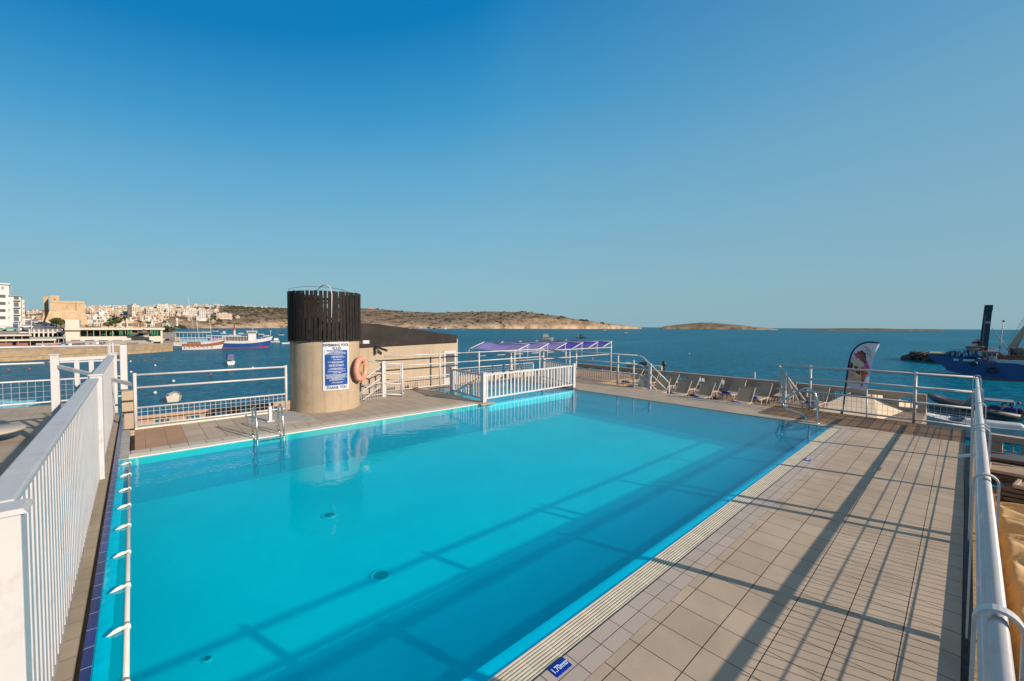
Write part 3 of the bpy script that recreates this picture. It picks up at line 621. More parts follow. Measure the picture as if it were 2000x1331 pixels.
# the near right railing
rp, rq = (-.3, -.10), (14.45, -.245)
nr = tube_fence('railing', 'long white tube railing with wire mesh running away along the right edge', [(1.2, -.112), (14.5, -.252)], [], 1.27, .985, .48, .045, .027, step=.1, m='white', wires=3, base=0)
for X in (2.42, 4.62, 6.80, 7.05, 9.08, 11.35, 13.55, 14.45):
    Y = -.10 - .0107 * X
    lp = MB(); hw = .062; prof = [(-hw, .06)] + [(hw * math.cos(R(a)), 1.262 + hw * math.sin(R(a)) * 1.1) for a in range(180, -1, -15)] + [(hw, .06)]
    pts3 = [(X, Y + u, z) for u, z in prof]
    for i in range(len(pts3) - 1): lp.bar(pts3[i], pts3[i + 1], .055, .012, up=(1, 0, 0)) if False else None
    # flat bar bent into an upside-down U
    vs = []
    for i, (u, z) in enumerate(prof):
        du = prof[min(i + 1, len(prof) - 1)][0] - prof[max(i - 1, 0)][0]; dz = prof[min(i + 1, len(prof) - 1)][1] - prof[max(i - 1, 0)][1]; l = math.hypot(du, dz); nu, nz_ = -dz / l, du / l
        for sx in (-.024, .024):
            for tt in (-.006, .006): vs.append((X + sx, Y + u + nu * tt, z + nz_ * tt))
    fs = []
    for i in range(len(prof) - 1):
        o, p2 = i * 4, (i + 1) * 4
        fs += [(o, o + 1, p2 + 1, p2), (o + 1, o + 3, p2 + 3, p2 + 1), (o + 3, o + 2, p2 + 2, p2 + 3), (o + 2, o, p2, p2 + 2)]
    lp.add(vs, fs); mk('loop_post', lp, M['white'], nr, world=True)
sp_ = G(1862, 938)
spout = mk('bracket_plate', MB().hexa([(9.55, -.19, .44), (9.75, -.19, .44), (9.75, .0, .36), (9.55, .0, .36)], [(9.55, -.19, .455), (9.75, -.19, .455), (9.75, .0, .375), (9.55, .0, .375)]), M['grey_rail'], nr, world=True)

# back railing along X behind the paddling pool, turning along Y towards the steps
tube_fence('railing', 'white tube railing with wire mesh in front of the beige building', [(6.5, 13.85), (9.75, 13.85)], [.71], 1.30, .93, .46, .06, .024, step=.105)
tube_fence('railing', 'plain two-bar white tube railing behind the paddling pool, joining the far corner', [(9.75, 13.85), (14.78, 13.85)], [.2, .61, .995], 1.30, .93, None, None, .024)
mf = tube_fence('railing', 'low white wire mesh panel on top of the sand coloured parapet', [(9.8, 15.0), (15.2, 15.0)], [.0, 1.0], None, None, .52, .19, .022, step=.12, wires=2, post_z=.45)
tube_fence('railing', 'greyed tube railing with upright wires on the far deck edge between corner and steps', [(14.8, 13.8), (14.78, 8.72)], [.385, .82], 1.27, .91, .52, .09, .024, step=.12, m='grey_rail', wires=0)
bk = mk('back_parapet', MB().box((9.7, 14.92, -.9), (15.2, 15.08, .17)), M['render2'], bevel=.01); tag(bk, 'low sand coloured parapet behind the paddling pool railing', 'wall')
# descending stair rail
s2 = thing('stair_rail', 'white curved stair railing dropping from the far deck to the lounger terrace', 'railing', (14.78, 8.72, 0))
for z0 in (1.27, .91, .52):
    z1 = z0 - .97
    mk('rail', MB().tube([(14.78, 8.74, z0), (14.78, 8.6, z0 - .02), (14.78, 8.45, z0 - .09), (14.78, 7.4, z1 + .01)], .024, 8), M['white'], s2, world=True)
mk('post', MB().tube([(14.78, 8.9, -.02), (14.78, 8.9, 1.08)], .03, 8), M['white'], s2, world=True)
mk('post', MB().tube([(14.78, 7.4, -.5), (14.78, 7.4, .3)], .024, 8), M['white'], s2, world=True)
mk('post', MB().box((14.77, 8.15, -.3), (14.84, 8.25, .98)), M['white'], s2, world=True)
mb = MB()
for i in range(14):
    y = 8.65 - i * .09; zt = .5 - (8.6 - y) * .88; mb.bar((14.78, y, zt), (14.78, y, zt - .4), .007, .007)
for k in range(1, 4): mb.bar((14.78, 8.7, .5 - .1 * k), (14.78, 7.5, -.5 - .1 * k + .02), .007, .007)
mk('wire_mesh', mb, M['white'], s2, world=True)
for k in range(6): slab('terrace_steps', [(14.63, 8.75 - k * .3), (15.6, 8.75 - k * .3), (15.6, 8.45 - k * .3), (14.63, 8.45 - k * .3)], -.2 - k * .2, M['far_tile'], -1.4)

# gate-like stair enclosure between tower and building
sg = thing('stair_enclosure', 'grey and white tube enclosure at the stair head by the round tower', 'railing', (6.3, 12.9, 0))
A_, B_, C_ = (6.10, 13.25), (6.62, 12.75), (7.0, 12.95)
for (x, y) in (A_, B_): mk('post', MB().tube([(x, y, 0), (x, y, 1.12)], .03, 8), M['white'], sg, world=True)
mk('post', MB().box((6.08, 13.1, 0), (6.2, 13.24, 1.2)), M['white_clean'], sg, world=True)
mk('post', MB().tube([(6.75, 13.1, 0), (6.75, 13.1, 1.05)], .03, 8), M['white'], sg, world=True)
for z in (1.12, .78, .45, .08):
    mk('rail', MB().tube([(5.4, 13.2, z + .18 if z > 1 else z), (A_[0], A_[1] - .1, z + .02), (B_[0], B_[1], z - .02)], .022, 8), M['grey_rail'], sg, world=True)
    mk('rail', MB().tube([(B_[0], B_[1], z), (6.9, 13.1, z)], .02, 8), M['grey_rail'], sg, world=True)
for z in (1.05, .68, .40): mk('sloping_rail', MB().tube([(6.12, 13.2, z), (5.0, 12.95, z - .62)], .026, 8), M['grey_rail'], sg, world=True)
mb = MB()
for i in range(9): x = 6.12 + i * .055; y = 13.2 - i * .05; mb.bar((x, y, .08), (x, y, .45), .007, .007)
for i in range(24): x = 4.7 + i * .06; mb.bar((x, 12.82, -.0), (x, 12.82, .32 + .012 * i), .007, .007)
for k in range(4): mb.bar((4.7, 12.82, .02 + .08 * k), (6.1, 12.86, .04 + .1 * k), .007, .007)
for k in range(3): mb.bar((6.12, 13.2, .17 + .09 * k), (6.6, 12.76, .17 + .09 * k), .007, .007)
mk('wire_mesh', mb, M['white'], sg, world=True)

# far-left railing seen over the picket fence
tube_fence('railing', 'white tube railing with square wire mesh at the far left edge of the lower terrace', [(-9.5, 24.0), (-.5, 24.0)], [.96], 1.50, .87, .19, -.66, .036, step=.2, base=0, wires=3)

# ------------------------------------------------------------------ round tower
cx, cy = 3.822 + .3093 * .93, 11.751 + .951 * .93
RT = .93; zW = 1.945
tw = thing('round_tower', 'round sand coloured pump tower with a crown of dark wooden slats', 'tower', (cx, cy, 0))
prof = [(RT + .015, -.02)]
for i in range(24): prof.append((RT + .012 * math.exp(-i * .5), i * zW / 23))
mk('wall', MB().lathe(prof + [(RT - .12, zW), (RT - .12, .3)], (0, 0, 0), 64), M['render'], tw)
mk('ring', MB().lathe([(RT - .03, zW), (RT + .008, zW), (RT + .008, zW + .06), (RT - .03, zW + .06)], seg=48), M['white_clean'] if False else M['render2'], tw)
mb = MB()
NS = 56
for i in range(NS):
    a = 2 * math.pi * i / NS + random.uniform(-.005, .005); tl = random.uniform(-.03, .03); rt = RT + .035
    zt = 3.335 + random.uniform(-.008, .008); zb = zW + .012 + random.uniform(-.008, .008); hw = .041
    def pp(da, rr, z): return (rr * math.cos(a + da), rr * math.sin(a + da), z)
    tb = hw / rt; k1 = tl + random.uniform(-.01, .01)
    mb.hexa([pp(-tb, rt - .012, zb), pp(tb, rt - .012, zb), pp(tb, rt + .012, zb), pp(-tb, rt + .012, zb)],
            [pp(-tb + k1, rt - .012, zt), pp(tb + k1, rt - .012, zt), pp(tb + k1, rt + .012, zt), pp(-tb + k1, rt + .012, zt)])
mk('slat_crown', mb, M['slat'], tw)
mb = MB()
for z in (2.2, 3.08): mb.lathe([(RT - .03, z), (RT + .018, z), (RT + .018, z + .06), (RT - .03, z + .06), (RT - .03, z)], seg=48)
mk('slat_ring', mb, M['slat'], tw)
mk('tank', MB().lathe([(.001, 2.35), (.30, 2.32), (.42, 2.2), (.42, 1.3)], seg=24), M['dark'], tw)
rv = np.array([.738, -.674]); 
def TW(u, v, z): return (u * .951 + v * .309, -u * .309 + v * .951, z)   # u: to the viewer's right, v: away from the viewer
mk('wire_hoop', MB().tube([TW(-.9, -.42, 2.95), TW(-.9, -.42, 3.40), TW(-.5, -.2, 3.50), TW(.0, 0, 3.52), TW(.45, 0, 3.46), TW(.85, 0, 3.32)], .007, 6), M['black'], tw)
mk('vent_pipe', MB().tube([TW(-.22, -.5, 3.2), TW(-.18, -.6, 3.4), TW(-.06, -.75, 3.50), TW(.04, -.85, 3.51), TW(.13, -.93, 3.42), TW(.17, -.98, 3.25), TW(.15, -1.0, 2.60)], .014, 8), M['grey_rail'], tw)
# floodlight on the tower's right
fl = thing('floodlight', 'small white floodlight on the right side of the round tower', 'light', Vector((cx, cy, 1.85)) + Vector(TW(.93, -.1, 0)))
mk('housing', MB().cbox((.15, -.1, .05), (.2, .1, .1)), M['white_clean'], fl, bevel=.01); mk('arm', MB().tube([(-.02, 0, .02), (.08, -.06, .04)], .015, 6), M['grey_rail'], fl)
# pool rules board bent round the tower
A0 = math.atan2(-(cy), -(cx))      # direction to viewer
def bend(u, v, dr): 
    a = a_c + u / (RT + .014); return (cx + (RT + dr) * math.cos(a), cy + (RT + dr) * math.sin(a), z_c + v)
# centre of the board appears at pixel 655,716
def tower_hit(px, py):
    d = ray(px, py); ax, ay = d[0], d[1]; ox, oy = -cx, -cy; rr = RT + .015
    A = ax * ax + ay * ay; B = 2 * (ox * ax + oy * ay); Cc = ox * ox + oy * oy - rr * rr; s = (-B - math.sqrt(max(0, B * B - 4 * A * Cc))) / (2 * A); P = CAM + d * s
    return math.atan2(P[1] - cy, P[0] - cx), P[2]
aL, _ = tower_hit(630.5, 716); aR, _ = tower_hit(681, 716); a_c = (aL + aR) / 2; HWd = abs(aR - aL) / 2 * (RT + .015)
_, zt_ = tower_hit(655, 669); _, zb_ = tower_hit(655, 762.5); z_c = (zt_ + zb_) / 2; HH = (zt_ - zb_) / 2
sgn = thing('rules_board', 'blue and white swimming pool rules board fixed to the round tower', 'sign', (cx, cy, 0))
def plate(u0, u1, v0, v1, dr, n=16):
    mb = MB(); vs = []
    for i in range(n + 1):
        u = u0 + (u1 - u0) * i / n; vs += [bend(u, v0, dr), bend(u, v1, dr), bend(u, v1, dr - .006), bend(u, v0, dr - .006)]
    fs = []
    for i in range(n):
        o = 4 * i; fs += [(o, o + 4, o + 5, o + 1), (o + 1, o + 5, o + 6, o + 2), (o + 2, o + 6, o + 7, o + 3), (o + 3, o + 7, o + 4, o)]
    fs += [(0, 1, 2, 3), (4 * n + 3, 4 * n + 2, 4 * n + 1, 4 * n)]
    return mb.add(vs, fs)
mk('board', plate(-HWd, HWd, -HH, HH, .020), M['sign_white'], sgn, world=True, fixn=True)
vt, vb = HH * .67, -HH * .79
mk('blue_field', plate(-HWd * .86, HWd * .86, vb, vt, .023), M['sign_blue'], sgn, world=True, fixn=True)
mk('corner_fold', MB().add([bend(-HWd * .87, vt + .004, .0255), bend(-HWd * .2, vt + .004, .0255), bend(-HWd * .55, vt * .86, .0255), bend(-HWd * .87, vt * .70, .0255)], [(0, 1, 2, 3)]), M['sign_white'], sgn, world=True)
for txt, v, sz in (('SWIMMING POOL', HH * .88, .118), ('RULES', HH * .74, .112), ('THANK YOU', -HH * .89, .128)):
    mk('lettering', text_mb(txt, sz, lambda u, vv, v=v: bend(u, vv + v, .0262), bold=.003, sxy=(.80 * HWd / .385, .92)), M['sign_ink'], sgn, world=True)
lines = [(.62, .95, -.1), (.565, 1.3, 0), (.51, 1.25, 0), (.42, .72, .05), (.375, .9, .1), (.28, .55, .05), (.185, 1.15, 0), (.145, .75, .05), (.06, 1.05, 0), (.015, 1.0, 0), (-.085, .85, 0), (-.13, 1.1, 0), (-.215, 1.2, 0), (-.27, .6, .05), (-.345, 1.45, 0), (-.39, 1.4, 0), (-.435, 1.3, 0), (-.48, 1.4, 0), (-.525, .75, 0), (-.575, 1.0, 0), (-.68, .75, .05)]
mb = MB()
for v, wd, off in lines:
    u = -wd * HWd * .56 + off * HWd; end = wd * HWd * .56 + off * HWd; h = HH * .011
    while u < end - .02:
        l = min(random.uniform(.04, .11), end - u); k = u
        while k < u + l - .004:       # letter-sized marks grouped into words
            lw = random.uniform(.008, .0125); hh = h * random.uniform(.85, 1.25)
            mb.add([bend(k, v * HH - hh, .0262), bend(k + lw, v * HH - hh, .0262), bend(k + lw, v * HH + hh, .0262), bend(k, v * HH + hh, .0262)], [(0, 1, 2, 3)]); k += lw + .002
        u += l + .014
mk('small_print', mb, M['sign_white'], sgn, world=True)
# lifebuoy on the tower
aB, zB = tower_hit(696, 722); zB = z_lb = tower_hit(697, 721)[1]
lb = thing('lifebuoy', 'faded orange lifebuoy with a coil of rope hanging on the round tower', 'lifebuoy', (cx + (RT + .10) * math.cos(aB), cy + (RT + .10) * math.sin(aB), zB), aB)
ring = [(0, .275 * math.cos(t), .295 * math.sin(t)) for t in (2 * math.pi * k / 40 for k in range(40))]
mk('ring', MB().tube([(p[0] + .05, p[1], p[2]) for p in ring], .085, 12, closed=True), M['buoy_red'], lb)
mb = MB()
for k in range(7):
    o = random.uniform(-.05, .05); mb.tube([(.09 + .03 * math.sin(k), o + (.035 + .018 * k) * math.cos(t), -.02 + (.13 + .018 * (k % 4)) * math.sin(t)) for t in (2 * math.pi * j / 20 for j in range(20))], .0085, 5, closed=True)
mk('rope_coil', mb, M['rope'], lb)
for a in (45, 135, 225, 315):
    t = R(a); mb = MB(); mb.tube([(.05 + .09 * math.cos(q), (.275 + .09 * math.sin(q)) * math.cos(t), (.295 + .09 * math.sin(q)) * math.sin(t)) for q in (2 * math.pi * j / 12 for j in range(12))], .007, 5, closed=True); mk('grab_band', mb, M['white_clean'], lb)

# ------------------------------------------------------------------ building behind with dark sloping roof
bl = thing('pump_house', 'low beige building with dark sloping roof edge and a white glazed door', 'building', (7, 15.5, 0))
mk('wall', MB().box((5.2, 14.30, -1.6), (9.98, 17.6, 1.86)), M['render2'], bl, world=True)
Yb = 14.30
zR = lambda px, py: ONY(px, py, Yb - .05)
q0, q1, q2, q3, q4 = zR(600, 628), zR(738, 633), zR(892.5, 655), zR(892.5, 669.5), zR(702, 680)
sl_ = (q3[2] - q4[2]) / (q3[0] - q4[0])
poly = [(5.2, q1[2] + .05), (q1[0], q1[2]), (q2[0], q2[2]), (q3[0], q3[2]), (5.2, q3[2] + sl_ * (5.2 - q3[0]))]
mk('roof', MB().hexa([(x, Yb - .05, z) for x, z in poly][::-1], [(x, Yb + 3.35, z) for x, z in poly][::-1]), M['roof_dark'], bl, world=True, bevel=.01)
d0, d1 = ONY(866, 686, Yb), ONY(890, 757, Yb)
dr = mk('door', MB().box((d0[0], Yb - .04, -.02), (d1[0], Yb - .005, d0[2])), M['white_clean'], bl, world=True)
mk('glass_pane', MB().box((d0[0] + .09, Yb - .048, .3), (d1[0] - .09, Yb - .041, d0[2] - .1)), M['greyglass'], bl, world=True)
mk('door_rail', MB().box((d0[0], Yb - .055, d0[2] * .55), (d1[0], Yb - .049, d0[2] * .58)), M['white_clean'], bl, world=True)
h0 = ONY(735, 762, Yb); mk('stair_hatch', MB().box((h0[0] - .1, Yb - .01, -.6), (h0[0] + .75, Yb - .003, h0[2] + .05)), M['dark'], bl, world=True)
for px_ in (719, 702):
    c_ = ONY(px_, 700, Yb); mk('seam', MB().box((c_[0], Yb - .004, -1.0), (c_[0] + .012, Yb - .001, 1.75)), M['render'], bl, world=True)
cc = ONY(732, 681, Yb)
cm = thing('security_camera', 'dark camera on a bracket below the roof of the beige building', 'camera', (cc[0], Yb, cc[2]))
mk('body', MB().bar((0, -.12, .06), (.34, -.3, -.08), .07, .08), M['black'], cm); mk('bracket', MB().box((-.02, -.13, -.2), (.05, -.0, .05)), M['frame_dark'], cm)
pv = ONY(852, 690, Yb); 

# ------------------------------------------------------------------ ladders and handrails
ld = thing('pool_ladder', 'stainless steel ladder hooked over the left pool edge', 'ladder', (2.05, 10.2, 0))
for x in (1.83, 2.33):
    ptz = [(x, 10.33, 0), (x, 10.33, .42)] + [(x, 10.165 + .165 * math.cos(R(a)), .47 + .17 * math.sin(R(a))) for a in range(0, 151, 25)] + [(x, 9.95, .40), (x, 9.88, .1), (x, 9.88, -.75)]
    mk('rail', MB().tube(ptz, .018, 10), M['steel'], ld, world=True)
    mk('flange', MB().lathe([(.001, .02), (.055, .015), (.055, 0)], (x, 10.33, 0), 16), M['steel'], ld, world=True)
for z in (-.02, -.28, -.54): mk('rung', MB().bar((1.83, 9.88, z), (2.33, 9.88, z), .08, .02), M['steel'], ld, world=True)
hr = thing('pool_handrail', 'curved stainless handrail at the far right corner of the pool', 'handrail', (12.7, 2.6, 0))
def crv(pts, n=6):
    out = []; P = [Vector(p) for p in pts]; P = [P[0] * 2 - P[1]] + P + [P[-1] * 2 - P[-2]]
    for i in range(1, len(P) - 2):
        for k in range(n):
            t = k / n; a, b, c, d = P[i - 1:i + 3]
            out.append(.5 * ((2 * b) + (c - a) * t + (2 * a - 5 * b + 4 * c - d) * t * t + (3 * b - a - 3 * c + d) * t ** 3))
    out.append(P[-2]); return out
XH = 12.66
kk = XH / 12.75
mk('rail', MB().tube(crv([(XH, 2.44 * kk, 0), (XH, 2.44 * kk, .45), (XH, 2.49 * kk, .74), (XH, 2.66 * kk, .86), (XH, 2.85 * kk, .76), (XH, 3.1 * kk, .56), (XH, 3.2 * kk, .42), (XH, 3.12 * kk, .29), (XH, 2.95 * kk, .23), (XH, 2.78 * kk, .19), (XH, 2.68 * kk, .1), (XH, 2.66 * kk, 0)], 5), .024, 10), M['steel'], hr, world=True)
for y in (2.44 * kk, 2.66 * kk): mk('flange', MB().lathe([(.001, .02), (.06, .015), (.06, 0)], (XH, y, 0), 16), M['steel'], hr, world=True)
bo = thing('bollard', 'short white square bollard on the grey concrete patch beside the ladder', 'bollard', (2.42, 11.55, 0))
mk('shaft', MB().cbox((0, 0, .19), (.075, .1, .38)), M['white_clean'], bo, bevel=.008); mk('nozzle', MB().tube([(0, 0, .38), (0, .01, .47)], [.022, .018], 8), M['white_clean'], bo); mk('foot', MB().cbox((0, 0, .015), (.16, .18, .03)), M['white_clean'], bo, bevel=.006)

# ================================================================== sun loungers
def make_lounger(label, towel=True, back=49, fm=None):
    """local: x towards the head, feet at x=-0.95, width along y"""
    t = thing('sun_lounger', label, 'sun lounger', (0, 0, 0), 0, 'sun loungers on the sea terrace')
    W2 = .32; zs = .36
    mb = MB(); mb.box((-.95, -W2 + .03, zs), (.25, W2 - .03, zs + .02)); mk('seat', mb, M['fabric'], t)
    c, s_ = math.cos(R(back)), math.sin(R(back)); L = .80
    P = lambda u, y, o=0: (.25 + u * c - o * s_, y, zs + .01 + u * s_ + o * c)
    mb = MB().hexa([P(0, -W2 + .03), P(0, W2 - .03), P(L, W2 - .03), P(L, -W2 + .03)], [P(0, -W2 + .03, .02), P(0, W2 - .03, .02), P(L, W2 - .03, .02), P(L, -W2 + .03, .02)]); mk('backrest', mb, M['fabric'], t)
    for y in (-W2, W2):
        mk('side_rail', MB().bar((-.97, y, zs), (.28, y, zs), .05, .06).bar(P(0, y), P(L, y), .045, .05), M['frame'], t, bevel=.008)
        for x in (-.72, ): mk('leg', MB().tube([(x + .1, y, zs), (x, y, .18), (x - .08, y, 0)], .028, 6), M['frame'], t)
        mk('leg', MB().tube([(.18, y, zs), (.02, y, .17), (-.02, y, 0)], .028, 6), M['frame'], t)
        mk('leg', MB().tube([(.02, y, .30), (.2, y, .36), (.42, y, .3), (.50, y, 0)], .028, 6), M['frame'], t)
    mk('foot_bar', MB().bar((-.95, -W2, zs), (-.95, W2, zs), .05, .06), M['frame'], t, bevel=.008); mk('head_bar', MB().bar(P(L, -W2), P(L, W2), .045, .05), M['frame'], t, bevel=.008)
    if towel: 
        tw_ = mk('towel', MB().tube([(-.82, -.2, zs + .07), (-.80, 0, zs + .075), (-.82, .2, zs + .07)], .075, 10), M['towel']); tw_['label'] = 'rolled blue towel lying on ' + label; tw_['category'] = 'towel'; tw_['group'] = 'rolled blue towels on the loungers'
        return t, tw_
    return t, None
TZ = -1.35
proto, ptow = make_lounger('x')
first = True
def place_lounger(X, Y, rz, label, z=TZ, towel=True):
    global first
    if first: o = proto; o.location = (X, Y, z); o.rotation_euler = (0, 0, rz); o['label'] = label; first = False; tw_ = ptow
    else:
        o = copy_tree(proto, (X, Y, z), rz, label); tw_ = ptow.copy() if towel else None
        if tw_: COL.objects.link(tw_)
    if tw_: tw_.location = (X, Y, z); tw_.rotation_euler = (0, 0, rz); tw_['label'] = 'rolled blue towel on the ' + label.replace('grey mesh ', '').replace(' on the terrace', '')
    return o
# backrest tops read off the photo: the lounger stands .75 m behind them
rows = {'front': [(1259, 735, 1), (1297, 739, 1), (1336, 744, 1), (1381, 748, 1), (1458, 757.5, 1)], 'back': [(1245, 722, 0), (1276, 726, 0), (1313, 731, 0), (1353, 736, 0), (1395, 739.5, 0), (1441, 742.5, 1), (1491, 749.5, 1), (1541, 746, 0), (1600, 757, 1)]}
ordn = ['first', 'second', 'third', 'fourth', 'fifth', 'sixth', 'seventh', 'eighth', 'ninth']
for row, lst in rows.items():
    for i, (px, py, tow) in enumerate(lst):
        P = G(px, py, TZ + .37 + .8 * math.sin(R(49)))
        nm = {('front', 4): 'grey mesh lounger of the front row nearest the wooden deck', ('back', 5): 'grey mesh lounger of the back row right behind the small white post'}.get((row, i), f'grey mesh lounger, {ordn[i]} from the left in the {row} row on the terrace')
        place_lounger(P[0] - .60, P[1], R(-1 + random.uniform(-4, 4)), nm, towel=bool(tow))
# small tan lounger under the pergola
P = G(1137, 716, .25); place_lounger(P[0] - .4, P[1], R(150), 'tan lounger facing the other way beside the pergola leg')
wp = G(1411, 783, TZ); t = thing('marker_post', 'small white post standing between the loungers at the deck edge', 'post', (wp[0], wp[1], TZ)); mk('shaft', MB().tube([(0, 0, 0), (0, 0, .40)], [.05, .035], 8), M['white_clean'], t); mk('foot', MB().lathe([(.001, .03), (.08, .02), (.08, 0)], seg=12), M['white_clean'], t)

# parapets with square grilled openings ---------------------------
def parapet(name, label, p, q, z0, z1, n, ow, oz0, oz1, m, th=.18, grille=True):
    p, q = Vector((*p, 0)), Vector((*q, 0)); L = (q - p).length; d = (q - p) / L; a = math.atan2(d.y, d.x)
    t = thing(name, label, 'wall', (p.x, p.y, 0), a); st = L / n; mb = MB()
    mb.box((0, -th / 2, z0), (L, th / 2, oz0)); mb.box((-.0, -th / 2 - .03, oz1), (L, th / 2 + .03, z1))
    for i in range(n + 1):
        x0 = max(0, i * st - (st - ow) / 2); x1 = min(L, i * st + (st - ow) / 2); mb.box((x0, -th / 2 + .002, oz0), (x1, th / 2 - .002, oz1))
    mk('wall', mb, m, t)
    if grille:
        for i in range(n):
            x0 = i * st + (st - ow) / 2; g = MB()
            for k in (1, 2): g.box((x0 + ow * k / 3 - .014, -.02, oz0), (x0 + ow * k / 3 + .014, .02, oz1))
            zc = (oz0 + oz1) / 2; g.box((x0, -.016, zc - .014), (x0 + ow, .016, zc + .014)); mk('grille', g, M['brownwall'], t)
    return t
PTZ = ONX(1400, 735, 25.8)[2]
parapet('parapet', 'brown parapet with square grilled openings along the sea side of the lounger terrace', (26.0, 21.0), (26.0, 1.0), -2.0, PTZ, 17, .62, -1.2, PTZ - .22, M['brownwall'])
parapet('parapet', 'tan parapet with openings on the lower roof seen through the left mesh railing', (-.6, 17.2), (5.6, 17.2), -1.7, ONY(430, 797, 17.2)[2], 8, .34, -1.25, -.62, M['tanwall'])
pr_ = G(1940, 848, -.55); 
parapet('parapet', 'brown parapet with white grilled openings beyond the right edge fence', (16.9, -.55), (16.2, -6.5), -1.4, ONX(1960, 852, 16.75)[2], 6, .5, -1.05, ONX(1960, 852, 16.75)[2] - .16, M['brownwall'])

# pergola with sawtooth canvas -----------------------------------
pg = thing('pergola', 'white tube pergola with six faded purple canvas sails beyond the paddling pool', 'pergola', (14, 17, -.9))
YN, YF = 15.2, 18.95; x0 = 13.99; pitch = 1.5; ZL, ZH = 1.10, 1.475
for i in range(6):
    xa = x0 + i * pitch; xb = xa + 1.12
    for y in (YN, YF): mk('rafter', MB().tube([(xa, y, ZL), (xb, y, ZH)], .028, 8), M['white'], pg, world=True)
    mk('upright', MB().tube([(xb - .12, YN, .55), (xb - .12, YN, ZH - .03)], .022, 8), M['white'], pg, world=True)
    mk('cross_tube', MB().tube([(xb, YN, ZH), (xb, YF, ZH)], .02, 8), M['white'], pg, world=True)
    mb = MB(); vs = []; nu, nv = 14, 8
    for a in range(nu + 1):
        for b_ in range(nv + 1):
            u, v = a / nu, b_ / nv
            sag = -.06 * math.sin(math.pi * v) ** .8 * (.4 + .6 * math.sin(math.pi * u)) + .02 * math.sin(11 * u + 5 * v + i)
            vs.append((xa + .1 + (xb + .0 - xa - .1) * v + .12 * math.sin(math.pi * u) * (v - .5), YN + .18 + (YF - YN - .4) * u, ZL + (ZH - ZL) * (v * .95 + .03) + sag))
    mb.add(vs, [(a * (nv + 1) + b_, (a + 1) * (nv + 1) + b_, (a + 1) * (nv + 1) + b_ + 1, a * (nv + 1) + b_ + 1) for a in range(nu) for b_ in range(nv)], 0, True)
    mk('canvas', mb, M['purple'] if i < 3 else M['purple2'] if 'purple2' in M else M['purple'], pg, world=True)
xe = x0 + 5 * pitch + 1.12
for y in (YN, YF):
    mk('long_rail', MB().tube([(x0, y, ZL), (xe, y, ZL)], .028, 8), M['white'], pg, world=True)
    mk('long_rail', MB().tube([(x0, y, .66), (xe, y, .66)], .024, 8), M['white'], pg, world=True)
mk('end_rail', MB().tube([(x0, YN, ZL), (x0, YF, ZL)], .026, 8), M['white'], pg, world=True)
for (x, y) in ((x0, YF), (x0 + .05, YN), (x0 + 1.9, YN), (x0 + 4.4, YN), (xe - .1, YN), (xe - .1, YF), (x0 + 4, YF)):
    mk('leg', MB().tube([(x, y, -.9), (x, y, ZL + (.3 if x > xe - .2 else 0))], .035, 8), M['white'], pg, world=True)
for k, (px, py) in enumerate([(998, 690), (1005, 695)]):
    P = PT(px, py + 2, 22); 
fu = G(998, 745, -.3); fpx = ONY(998, 690, 14.6)
t = thing('parasol', 'closed white parasol standing among the pergola posts', 'parasol', (fpx[0], 14.6, -.9))
mk('pole', MB().tube([(0, 0, 0), (0, 0, 1.95)], .022, 8), M['white'], t); mk('canopy', MB().lathe([(.02, 2.02), (.05, 1.9), (.075, 1.6), (.09, 1.2), (.07, .8), (.03, .75)], seg=10), M['white_clean'], t)

# feather flag -----------------------------------------------------
FX = 15.4
bs = G(1645, 806, -.05)
fl_ = thing('feather_flag', 'white feather flag with a sundae picture and dark blue sleeve beyond the wooden deck', 'flag', (FX, ONX(1645, 800, FX)[1], -.3))
pole = [(1645, 812), (1648, 790), (1651, 760), (1655, 730), (1659, 706), (1664, 690), (1673, 678), (1685, 671), (1700, 668.5), (1719, 670.5)]
PP = [Vector(ONX(x, y, FX)) for x, y in pole]
mk('pole', MB().tube(crv(PP, 4), .014, 8), M['black'], fl_, world=True)
M['navy'] = mat('navy_sleeve', (.006, .012, .06), .8); mk('sleeve', MB().tube(crv(PP[1:], 4), [.021] * (len(crv(PP[1:], 4))), 8), M['navy'], fl_, world=True)
left = crv(PP[2:], 6); 
redge = [(1692, 764), (1697, 745), (1700, 728), (1704, 708), (1710, 690), (1718, 672)]
RE = [Vector(ONX(x, y, FX - .03)) for x, y in redge]; RE = crv(RE, 8)
nl = 24
def samp(path, t):
    i = t * (len(path) - 1); k = min(int(i), len(path) - 2); f = i - k; return path[k] * (1 - f) + path[k + 1] * f
mb = MB(); vs = []
def flagpt(t, u, off=0.0):
    a = samp(left, min(1, .02 + t * .98)); b_ = samp(RE, t); p = a.lerp(b_, u)
    p = Vector((p.x - off + .035 * math.sin(u * 5 + t * 9) * u, p.y, p.z)); return p
for i in range(nl + 1):
    for j in range(11): vs.append(flagpt(i / nl, j / 10))
mb.add(vs, [(i * 11 + j, (i + 1) * 11 + j, (i + 1) * 11 + j + 1, i * 11 + j + 1) for i in range(nl) for j in range(10)], 0, True)
mk('banner', mb, mat('banner_cloth', (.60, .58, .66), .85, var=.08, scale=5, bump=.3, bscale=12), fl_, world=True)
